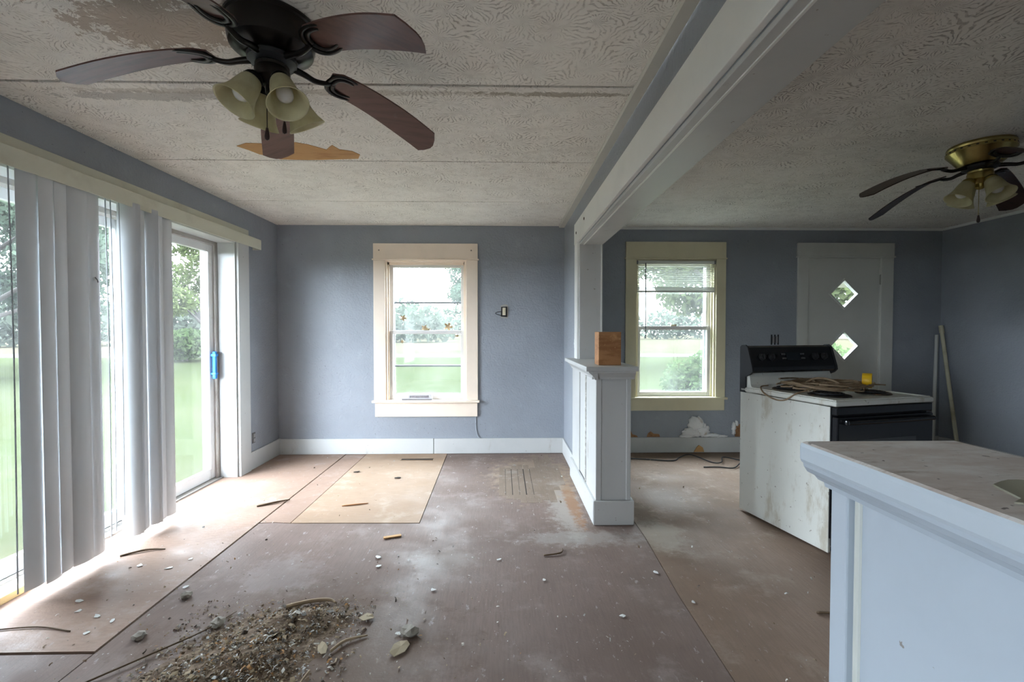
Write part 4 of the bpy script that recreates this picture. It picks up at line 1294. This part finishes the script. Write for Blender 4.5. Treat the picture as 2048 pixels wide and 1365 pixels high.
yb = YB - 0.008
lump('plaster_lump', [(2.09, yb, 0.30, 0.085, 0.035, 0.095), (2.05, yb, 0.22, 0.12, 0.04, 0.055), (2.16, yb, 0.24, 0.08, 0.04, 0.06), (2.24, yb - 0.004, 0.19, 0.11, 0.03, 0.022), (2.36, yb, 0.178, 0.07, 0.02, 0.014), (2.0, yb - 0.004, 0.180, 0.10, 0.03, 0.016), (2.175, yb - 0.02, 0.30, 0.016, 0.02, 0.022)],
     FOAM, 'white crumbling plaster heap breaking out of wall beneath stove-room window')
lump('plaster_lump', [(2.50, yb, 0.28, 0.022, 0.03, 0.05), (2.53, yb, 0.315, 0.018, 0.03, 0.03), (2.50, yb, 0.22, 0.02, 0.02, 0.03)], FOAM, 'small torn white plaster edge next to stove side', 2)
tag(obj('torn_paper', prism([(2.518, 0.17), (2.60, 0.17), (2.60, 0.31), (2.55, 0.30), (2.525, 0.27)], YB - 0.006, YB, 'y'), BRN), 'brown torn wallboard paper right against the stove side', 'torn paper')
tag(obj('torn_paper', prism([(1.34, 0.17), (1.46, 0.168), (1.45, 0.185), (1.40, 0.20), (1.385, 0.235), (1.35, 0.245)], YB - 0.004, YB, 'y'), BRN), 'brown torn wallboard patch just behind far half wall', 'torn paper')
tag(obj('torn_paper', prism([(1.555, 0.17), (1.70, 0.17), (1.69, 0.20), (1.63, 0.205), (1.60, 0.23), (1.57, 0.21)], YB - 0.004, YB, 'y'), BRN), 'brown torn wallboard patch under centre of stove-room window', 'torn paper')
tag(obj('wood_chip', prism([(2.06, 0.012), (2.17, 0.012), (2.155, 0.06), (2.115, 0.085), (2.09, 0.06)], YB - 0.034, YB - 0.022, 'y'), BAREWOOD), 'pointed orange wood scrap leaning on stove-room baseboard', 'wood scrap')
# black wire on the floor below window 2
tag(obj('floor_wire', tube([(0.98, 4.62, 0.008), (1.35, 4.60, 0.008), (1.70, 4.52, 0.008), (1.82, 4.62, 0.012), (1.95, 4.66, 0.03), (2.08, 4.45, 0.010), (2.16, 4.42, 0.02), (2.25, 4.56, 0.03), (2.42, 4.48, 0.012), (2.52, 4.50, 0.010)], 0.006, 6, 8), BLACKR, smooth=True),
    'black wire snaking along stove-room floor below the window', 'wire')
tag(obj('floor_wire', tube([(1.93, 4.30, 0.008), (2.08, 4.30, 0.008), (2.2, 4.26, 0.010), (2.33, 4.38, 0.022), (2.44, 4.46, 0.010)], 0.006, 6, 8), BLACKR, smooth=True),
    'short black wire end crossing the longer wire on stove-room floor', 'wire')

# curled paint flake on near cap
pf = []
F_ = []
n, m = 14, 6
for i in range(n + 1):
    u = i / n
    for j in range(m + 1):
        v = j / m
        ragged = 0.018 * math.sin(9 * u + 1) * (v - 0.5) * 2
        x = 0.705 + 0.20 * u + 0.012 * math.sin(11 * v) * (1 if i in (0, n) else 0.3)
        y = 0.60 + (v - 0.5) * (0.10 * math.sin(PI * min(0.97, u + 0.06)) ** 0.6) - 0.03 * u
        z = 1.0785 + 0.016 * (2 * v - 1) ** 2 + 0.002 * math.sin(8 * u)
        pf.append((x, y + ragged * 0.4, z))
for i in range(n):
    for j in range(m):
        a = i * (m + 1) + j
        F_.append((a, a + 1, a + m + 2, a + m + 1))
top = len(pf)
pf += [(x, y, z + 0.003) for x, y, z in pf]
F2 = [tuple(reversed(f)) for f in F_] + [tuple(k + top for k in f) for f in F_]
edge = [j for j in range(m + 1)] + [i * (m + 1) + m for i in range(1, n + 1)] + [n * (m + 1) + j for j in range(m - 1, -1, -1)] + [i * (m + 1) for i in range(n - 1, 0, -1)]
for i in range(len(edge)):
    a, b = edge[i], edge[(i + 1) % len(edge)]
    F2.append((a, b, b + top, a + top))
tag(obj('paint_curl', (pf, F2), simple('olive_paint_curl', (0.27, 0.255, 0.195), 0.35, layers=(((0.55, 0.52, 0.42), 16, 0.58, 0.7),)), smooth='angle'),
    'curled olive paint flake on the near half-wall cap', 'paint flake')

# ================================================================== DEBRIS ON THE FLOOR
DEBM = [simple('debris_tan', (0.36, 0.28, 0.18), 0.9), simple('debris_brown', (0.17, 0.115, 0.07), 0.9), simple('debris_grey', (0.42, 0.41, 0.39), 0.9),
        simple('debris_pale', (0.62, 0.59, 0.53), 0.9), simple('debris_orange', (0.40, 0.21, 0.08), 0.9), simple('debris_dark', (0.08, 0.06, 0.045), 0.9)]


def chips(n, place, size, seed, weights):
    g = np.random.default_rng(seed)
    V, F, MI = [], [], []
    for k in range(n):
        x, y, z = place(g)
        L = size * min(4.0, math.exp(g.normal(0, 0.5)))
        W = L * g.uniform(0.12, 0.6)
        M = Matrix.Translation((x, y, z)) @ Matrix.Rotation(g.uniform(0, 2 * PI), 4, 'Z') @ Matrix.Rotation(g.normal(0, 0.45), 4, 'X') @ Matrix.Rotation(g.normal(0, 0.4), 4, 'Y')
        h = L * g.uniform(0.1, 0.35)
        pts = [(-L / 2, -W / 2, 0), (0, -W * g.uniform(0.3, 0.7), h), (L / 2, -W / 2, 0), (L * 0.55, W / 2, h * 0.4), (0, W * g.uniform(0.3, 0.7), h * 1.2), (-L * 0.5, W / 2, h * 0.2)]
        b = len(V)
        V += [tuple(M @ Vector(p_)) for p_ in pts]
        F += [(b, b + 1, b + 4, b + 5), (b + 1, b + 2, b + 3, b + 4)]
        mi = int(g.choice(len(weights), p=weights))
        MI += [mi, mi]
    return V, F, MI


def heap_h(x, y):
    h = 0.0
    for (cx, cy, sx, sy, a) in ((-1.02, 1.86, 0.17, 0.17, 0.040), (-0.86, 2.06, 0.12, 0.07, 0.032), (-1.16, 1.66, 0.16, 0.14, 0.035), (-0.93, 1.75, 0.10, 0.10, 0.022), (-1.0, 2.03, 0.07, 0.06, 0.025)):
        h += a * math.exp(-((x - cx) / sx) ** 2 - ((y - cy) / sy) ** 2)
    return h


def pl_heap(g):
    while True:
        x, y = g.uniform(-1.45, -0.60), g.uniform(1.35, 2.22)
        h = heap_h(x, y)
        nz = 0.5 + 0.5 * math.sin(23 * x + 5 * math.sin(9 * y)) * math.sin(27 * y + 4 * math.sin(11 * x))
        if g.uniform(0, 0.045) < h * (0.10 + 1.5 * nz * nz) + 0.0016:
            return x, y, 0.003 + h * g.uniform(0.3, 1.0)


# soil under the heap
gx, gy = 44, 44
V, F = [], []
for i in range(gx + 1):
    for j in range(gy + 1):
        x, y = -1.45 + 0.9 * i / gx, 1.30 + 0.95 * j / gy
        V.append((x, y, 0.9 * heap_h(x, y) - 0.0035 + 0.003 * math.sin(61 * x) * math.cos(53 * y)))
for i in range(gx):
    for j in range(gy):
        a = i * (gy + 1) + j
        F.append((a, a + gy + 1, a + gy + 2, a + 1))
V += [(x, y, -0.008) for x, y in ((-1.45, 1.30), (-0.55, 1.30), (-0.55, 2.25), (-1.45, 2.25))]
dp_ = thing('debris_heap', 'heap of crumbled insulation, leaf litter and dirt on the floor', 'debris', (-1.0, 1.85, 0), kind='stuff')
obj('dirt', (V, F), simple('brown_dirt', (0.15, 0.10, 0.065), 0.95, layers=(((0.26, 0.19, 0.13), 30, 0.4, 0.65),), bump=(90, 0.6, 0.01)), dp_, smooth=True)
dv = chips(9000, pl_heap, 0.009, 5, [0.26, 0.30, 0.14, 0.10, 0.06, 0.14])
o = obj('litter', dv, DEBM, dp_)
o['kind'] = 'stuff'


def pl_floor(g):
    while True:
        x, y = g.uniform(-2.3, 2.6), g.uniform(1.35, 4.75)
        d = math.hypot(x + 0.9, (y - 1.9) * 1.1)
        if g.uniform() < 0.10 + 0.9 * math.exp(-(d / 0.7) ** 2):
            if 0.55 < x < 0.92 and y > 2.9:
                continue
            if x > 1.6 and y > 2.4:
                continue
            return x, y, 0.0045


dv = chips(1500, pl_floor, 0.007, 9, [0.22, 0.22, 0.18, 0.25, 0.03, 0.10])
o = tag(obj('floor_litter', dv, DEBM), 'fine crumbs and dust scattered over the bare floor', 'litter', kind='stuff')


def flake_mesh(r, seed, th=0.0012):
    q = random.Random(seed)
    n = 7
    P = [(r * q.uniform(0.55, 1.1) * math.cos(2 * PI * i / n), r * q.uniform(0.35, 0.8) * math.sin(2 * PI * i / n)) for i in range(n)]
    V = [(0, 0, r * 0.10)] + [(x, y, q.uniform(0, r * 0.16)) for x, y in P]
    V += [(x * 0.97, y * 0.97, z + th) for x, y, z in V]
    F = []
    for i in range(n):
        a, b = 1 + i, 1 + (i + 1) % n
        F += [(0, b, a), (n + 1, n + 1 + a, n + 1 + b), (a, b, b + n + 1, a + n + 1)]
    return V, F


flk_scale = 0.62
FLK = simple('white_paint_flake', (0.70, 0.69, 0.66), 0.7)
FLKT = simple('tan_leaf_scrap', (0.36, 0.29, 0.19), 0.8)
FLKB = simple('grey_debris_clump', (0.30, 0.27, 0.23), 0.9)
flakes = [(-2.05, 2.22, 0.035), (-1.98, 2.14, 0.03), (-1.86, 2.10, 0.035), (-1.80, 1.98, 0.03), (-1.76, 2.06, 0.03), (-1.84, 2.52, 0.035), (-1.79, 2.62, 0.026), (-2.02, 2.55, 0.045),
          (-1.62, 2.33, 0.03), (-0.72, 2.62, 0.04), (-0.69, 2.52, 0.03), (0.83, 2.42, 0.035), (0.55, 2.05, 0.03), (0.92, 2.15, 0.028), (-0.35, 2.28, 0.03), (-0.02, 2.58, 0.026), (0.22, 2.36, 0.026), (-0.45, 1.95, 0.03)]
for i, (x, y, r) in enumerate(flakes):
    g = obj('paint_flake', xf(flake_mesh(r * flk_scale, i), Matrix.Translation((x, y, 0.0045)) @ Matrix.Rotation(i * 1.3, 4, 'Z')), FLK)
    where = 'the plywood by the sliding door' if x < -1.6 else ('the middle of the bare floor' if x < 0.3 else 'the floor between the two half walls')
    tag(g, 'small white paint flake lying loose on ' + where, 'paint flake', 'white paint flakes on ' + where)
tan = [(-0.62, 2.06, 0.042, 'large pale leaf scrap lying just beyond the debris heap'), (-0.42, 1.86, 0.055, 'pale flat leaf scrap on bare floor off the side of the heap'), (-0.74, 1.86, 0.04, 'round tan leaf scrap in the heap near its edge')]
for i, (x, y, r, lab) in enumerate(tan):
    tag(obj('leaf_scrap', xf(flake_mesh(r, 50 + i), Matrix.Translation((x, y, 0.006 + heap_h(x, y))) @ Matrix.Rotation(i, 4, 'Z')), FLKT), lab, 'leaf')
clumps = [(-1.27, 2.03, 0.035, 'grey fluffy clump on the floor beside the debris heap'), (-1.55, 1.95, 0.03, 'small dark debris clump on the floor crack'), (-0.40, 1.95, 0.04, 'curled grey dead leaf above the pale leaf scrap'), (-1.56, 2.25, 0.03, 'brown crumpled leaf near the crack in hardboard')]
for i, (x, y, r, lab) in enumerate(clumps):
    q = random.Random(i + 20)
    bm = bmesh.new()
    bmesh.ops.create_icosphere(bm, subdivisions=2, radius=r)
    for v in bm.verts:
        v.co *= q.uniform(0.6, 1.1)
        v.co.z *= 0.55
    bm.verts.index_update()
    vf = ([(v.co.x + x, v.co.y + y, v.co.z + r * 0.45) for v in bm.verts], [tuple(v.index for v in f.verts) for f in bm.faces])
    bm.free()
    tag(obj('debris_clump', vf, FLKB), lab, 'debris')
TWIG = simple('dry_twig', (0.33, 0.24, 0.15), 0.8)
SPL = simple('dark_splinter', (0.13, 0.085, 0.05), 0.8)
twigs = [([(-0.735, 1.72, 0.02), (-0.74, 1.60, 0.03), (-0.74, 1.35, 0.01)], 0.004, TWIG, 'straight dry straw standing out from near end of the heap'),
         ([(-0.62, 1.66, 0.005), (-0.66, 1.52, 0.02), (-0.68, 1.40, 0.01)], 0.006, TWIG, 'thick dry stalk lying to one side of the heap'),
         ([(-0.88, 1.62, 0.015), (-0.78, 1.58, 0.02), (-0.66, 1.50, 0.008)], 0.004, TWIG, 'thin dry stalk crossing the straight straw'),
         ([(-0.70, 1.84, 0.01), (-0.66, 1.90, 0.012), (-0.58, 1.94, 0.006)], 0.006, TWIG, 'short forked twig beyond the tan leaf scrap'),
         ([(-1.02, 2.14, 0.008), (-0.93, 2.18, 0.012), (-0.84, 2.19, 0.014), (-0.80, 2.17, 0.01)], 0.009, TWIG, 'curved dry seed pod lying along far edge of the heap'),
         ([(-1.62, 1.62, 0.006), (-1.42, 1.83, 0.012), (-1.30, 1.98, 0.008), (-1.24, 2.12, 0.006)], 0.0035, SPL, 'long thin dark splinter arching beside the heap'),
         ([(-1.83, 3.40, 0.008), (-1.73, 3.46, 0.014), (-1.645, 3.53, 0.010)], 0.008, SPL, 'dark wood splinter lying over the plywood seam'),
         ([(-1.20, 3.40, 0.007), (-1.10, 3.42, 0.010), (-1.02, 3.45, 0.007)], 0.006, simple('orange_splinter', (0.5, 0.25, 0.12), 0.7), 'orange wood splinter on the newer plywood patch'),
         ([(0.24, 2.62, 0.006), (0.34, 2.64, 0.010), (0.36, 2.70, 0.006)], 0.005, SPL, 'bent dark splinter on floor in front of far half wall'),
         ([(1.46, 2.06, 0.005), (1.56, 2.03, 0.012), (1.63, 1.98, 0.006)], 0.006, SPL, 'dark twig on stove-room floor close to near half wall'),
         ([(1.50, 2.02, 0.005), (1.56, 1.98, 0.009), (1.60, 1.95, 0.005)], 0.004, SPL, 'thinner dark twig alongside the stove-room twig'),
         ([(-1.88, 1.99, 0.008), (-2.05, 2.02, 0.010), (-2.25, 2.0, 0.008), (-2.35, 1.98, 0.008)], 0.003, SPL, 'thin brown strand crossing plywood by the blinds'),
         ([(-2.22, 2.66, 0.008), (-2.12, 2.72, 0.014), (-2.02, 2.74, 0.008)], 0.006, SPL, 'short twig under the hanging blinds')]
for pts, r, m_, lab in twigs:
    pts = [(x, y, z + heap_h(x, y)) for x, y, z in pts]
    tag(obj('twig', tube(pts, [r, r, r * 0.5], 6, 5), m_, smooth=True), lab, 'twig')
tag(obj('wood_chip', xf(box(-0.055, 0.055, -0.014, 0.014, 0, 0.007, 0.002), Matrix.Translation((-0.70, 2.88, 0.004)) @ Matrix.Rotation(0.35, 4, 'Z')), BAREWOOD), 'orange wood scrap on floor in front of the plywood patch', 'wood scrap')
for (x, y, lab) in ((-1.35, 4.22, 'dark nail scrap toward the far end of plywood patch'), (-0.93, 4.04, 'dark nail scrap near centre of plywood patch')):
    tag(obj('nail_scrap', xf(flake_mesh(0.035, int(x * 10), 0.004), Matrix.Translation((x, y, 0.005))), GAP), lab, 'scrap')

# ================================================================== OUTSIDE
def field_mat(name, a, b, c, scale):
    t = NT(name)
    k = t.mix(t.ramp(t.noise(scale, 5, 0.65), 0.35, 0.65), a, b)
    k = t.mix(t.ramp(t.noise(scale * 0.12, 3, 0.6, loc=(4, 4, 0)), 0.45, 0.65, 0, 0.6), k, c)
    return t.done(k, 1.0, 0, 0.0)


LAWN = field_mat('mown_lawn', (0.0150, 0.0190, 0.0078), (0.0170, 0.0205, 0.0095), (0.0195, 0.0215, 0.0105), 1.6)
FIELD = field_mat('dry_hay_field', (0.027, 0.0235, 0.0155), (0.029, 0.0255, 0.017), (0.024, 0.0255, 0.0145), 0.7)
ROAD = simple('pale_gravel_road', (0.038, 0.035, 0.032), 1.0, 0, 0.0)
struct('lawn', box(-90, 90, -60, 30.5, GZ - 0.3, GZ), LAWN, 'mown green lawn outside the windows', 'lawn')
struct('road', box(-120, 120, 30.5, 34.5, GZ - 0.3, GZ + 0.015), ROAD, 'pale gravel road beyond the lawn', 'road')
struct('field', box(-220, 220, 34.5, 220, GZ - 0.3, GZ + 0.01), FIELD, 'dry yellow field across the road', 'field')
BARK = simple('grey_brown_bark', (0.035, 0.030, 0.026), 0.9)
LEAVES = [leaf_mat('leaf_green', (0.033, 0.052, 0.020), (0.044, 0.062, 0.026)), leaf_mat('leaf_pale_green', (0.060, 0.078, 0.030), (0.078, 0.092, 0.042)), leaf_mat('leaf_blue_green', (0.034, 0.048, 0.034), (0.044, 0.058, 0.040))]


def leaf_cloud(clumps, n, size, seed):
    g = np.random.default_rng(seed)
    cl = np.array(clumps)
    vol = cl[:, 3] * cl[:, 4] * cl[:, 5]
    idx = g.choice(len(cl), size=n, p=vol / vol.sum())
    d = g.normal(size=(n, 3))
    d /= np.linalg.norm(d, axis=1)[:, None]
    rad = g.uniform(0.25, 1.0, n) ** 0.5
    c = cl[idx, :3] + d * rad[:, None] * cl[idx, 3:6]
    a = g.normal(size=(n, 3))
    a /= np.linalg.norm(a, axis=1)[:, None]
    b = np.cross(a, g.normal(size=(n, 3)))
    b /= np.linalg.norm(b, axis=1)[:, None]
    s = size * g.uniform(0.6, 1.4, n)[:, None]
    V = np.stack([c - a * s, c - b * s * 0.5, c + a * s, c + b * s * 0.5], 1).reshape(-1, 3)
    F = np.arange(n * 4).reshape(-1, 4)
    return V, F


def np_obj(name, V, F, mat, parent):
    me = bpy.data.meshes.new(name)
    inv = ORG[parent.name].translation
    V = V - np.array(inv)
    me.vertices.add(len(V))
    me.vertices.foreach_set('co', V.astype(np.float32).ravel())
    me.loops.add(F.size)
    me.loops.foreach_set('vertex_index', F.ravel().astype(np.int32))
    me.polygons.add(len(F))
    me.polygons.foreach_set('loop_start', np.arange(0, F.size, 4, dtype=np.int32))
    me.polygons.foreach_set('loop_total', np.full(len(F), 4, dtype=np.int32))
    me.materials.append(mat)
    me.update(calc_edges=True)
    o = bpy.data.objects.new(name, me)
    COL.objects.link(o)
    o.parent = parent
    o['kind'] = 'stuff'
    return o


def tree(label, x, y, h, r, lm, n, leaf, seed, low=0.25, name='tree', group=None):
    t = thing(name, label, 'tree', (x, y, GZ), group=group)
    q = random.Random(seed)
    obj('trunk', tube([(x, y, GZ - 0.1), (x + q.uniform(-0.2, 0.2), y, GZ + h * 0.25), (x + q.uniform(-0.3, 0.3), y, GZ + h * 0.7)], [0.035 * h, 0.025 * h, 0.008 * h], 8, 4), BARK, t, smooth=True)
    cl = []
    for k in range(16):
        a = q.uniform(0, 2 * PI)
        z = GZ + h * (low + (1 - low) * q.uniform(0.08, 0.92))
        f = math.sin(PI * min(1, max(0.12, (z - GZ) / h))) ** 0.6
        rr_ = r * f * q.uniform(0.35, 0.85)
        c_ = (x + rr_ * math.cos(a), y + rr_ * math.sin(a), z)
        cl.append((*c_, r * q.uniform(0.28, 0.46), r * q.uniform(0.28, 0.46), r * q.uniform(0.18, 0.32)))
        if k < 9:
            zb = max(GZ + h * 0.2, z - h * 0.18)
            obj('branch', tube([(x, y, zb), ((x + c_[0]) / 2, (y + c_[1]) / 2, (zb + z) / 2 + 0.1), c_], [0.010 * h, 0.006 * h, 0.002 * h], 6, 4), BARK, t, smooth=True)
    V, F = leaf_cloud(cl, n, leaf, seed)
    np_obj('foliage', V, F, LEAVES[lm], t)
    return t


def bush(label, x, y, h, r, lm, n, leaf, seed):
    t = thing('bush', label, 'bush', (x, y, GZ))
    q = random.Random(seed)
    cl = [(x + q.uniform(-0.6, 0.6) * r, y + q.uniform(-0.5, 0.5) * r, GZ + h * q.uniform(0.25, 0.75), r * 0.5, r * 0.5, h * 0.3) for k in range(9)]
    for k in range(5):
        c_ = cl[k]
        obj('stem', tube([(x + 0.1 * (k - 2), y, GZ - 0.05), ((x + c_[0]) / 2, (y + c_[1]) / 2, GZ + h * 0.3), c_[:3]], [0.02, 0.012, 0.006], 5, 3), BARK, t)
    V, F = leaf_cloud(cl, n, leaf, seed)
    np_obj('foliage', V, F, LEAVES[lm], t)
    return t


tree('shady blue-green tree seen past near edge of vertical blinds', -19.0, 17.0, 10.5, 4.6, 2, 20000, 0.13, 11, 0.22)
tree('tree behind the gap in the vertical blinds', -21.5, 22.5, 11.0, 3.6, 2, 16000, 0.14, 12, 0.2)
tree('pale tree with bare branches behind sliding panel glass', -21.0, 32.5, 10.5, 4.2, 1, 14000, 0.14, 13, 0.2)
tree('leafy tree beyond right stile of the sliding door', -14.8, 27.5, 8.5, 3.0, 1, 10000, 0.14, 14, 0.22)
bush('rounded green bush on lawn beyond the sliding panel', -18.6, 27.0, 1.9, 1.8, 0, 3500, 0.14, 15)
tree('tree filling the upper corner of the dining window', -2.5, 38.0, 12.0, 3.3, 2, 14000, 0.12, 16, 0.33)
tree('large green tree outside the stove-room window', 9.5, 20.0, 11.0, 6.0, 1, 60000, 0.15, 17, 0.2)
tree('tree behind front door diamond windows', 23.0, 28.5, 12.0, 4.4, 2, 14000, 0.13, 18, 0.24)
bush('leafy shrub at lower corner of stove-room window', 3.55, 8.2, 1.35, 0.62, 0, 3200, 0.055, 19)
bush('leafy shrub seen through lower diamond window', 7.2, 9.6, 1.5, 0.8, 0, 3000, 0.06, 20)
# distant tree line: one row, too far to tell trees apart
tl_ = thing('treeline', 'hazy distant line of trees at the far edge of the field', 'trees', (0, 95, GZ), kind='stuff')
cl = []
q = random.Random(5)
for k in range(90):
    x = -150 + k * 3.4 + q.uniform(-1, 1)
    h = q.uniform(4, 7.5)
    cl.append((x, 95 + q.uniform(-6, 6), GZ + h * 0.5, 3.4, 2.5, h * 0.5))
V, F = leaf_cloud(cl, 26000, 0.55, 21)
np_obj('foliage', V, F, leaf_mat('leaf_far_haze', (0.040, 0.049, 0.036), (0.046, 0.054, 0.041)), tl_)
tl2 = thing('treeline', 'hazy line of trees at far side of the lawn', 'trees', (-70, 40, GZ), kind='stuff')
cl = []
for k in range(44):
    a = math.radians(98 + k * 2.0)
    h = q.uniform(4, 8)
    R = 72 + q.uniform(-5, 5)
    cl.append((R * math.cos(a), R * math.sin(a), GZ + h * 0.5, 3.2, 3.2, h * 0.5))
V, F = leaf_cloud(cl, 15000, 0.5, 22)
np_obj('foliage', V, F, leaf_mat('leaf_far_haze_2', (0.040, 0.049, 0.036), (0.046, 0.054, 0.041)), tl2)

# eave over the slider, porch roof over the front door
EAVE = simple('white_soffit', (0.60, 0.60, 0.58), 0.6)
struct('roof_eave', join(box(-3.30, -2.655, YR, YB + 0.3, 2.30, 2.33), box(-3.34, -3.30, YR, YB + 0.3, 2.24, 2.42)), EAVE, 'white eave soffit above the sliding door outside', 'eave')
pr = thing('porch_roof', 'pale porch roof sloping down outside the front door', 'porch roof', (3.9, 6.0, 2.3), kind='structure')
obj('deck', prism([(YB + 0.16, 2.36), (6.9, 1.98), (6.9, 2.06), (YB + 0.16, 2.44)], 3.2, 6.0, 'x'), simple('porch_ceiling_tan', (0.34, 0.33, 0.25), 0.8), pr)
obj('rail', box(3.3, 5.85, 6.78, 6.84, 1.20, 1.26), WHITE, pr)
for xx in (3.32, 5.9):
    obj('post', box(xx - 0.05, xx + 0.05, 6.76, 6.86, GZ, 2.02), WHITE, pr)
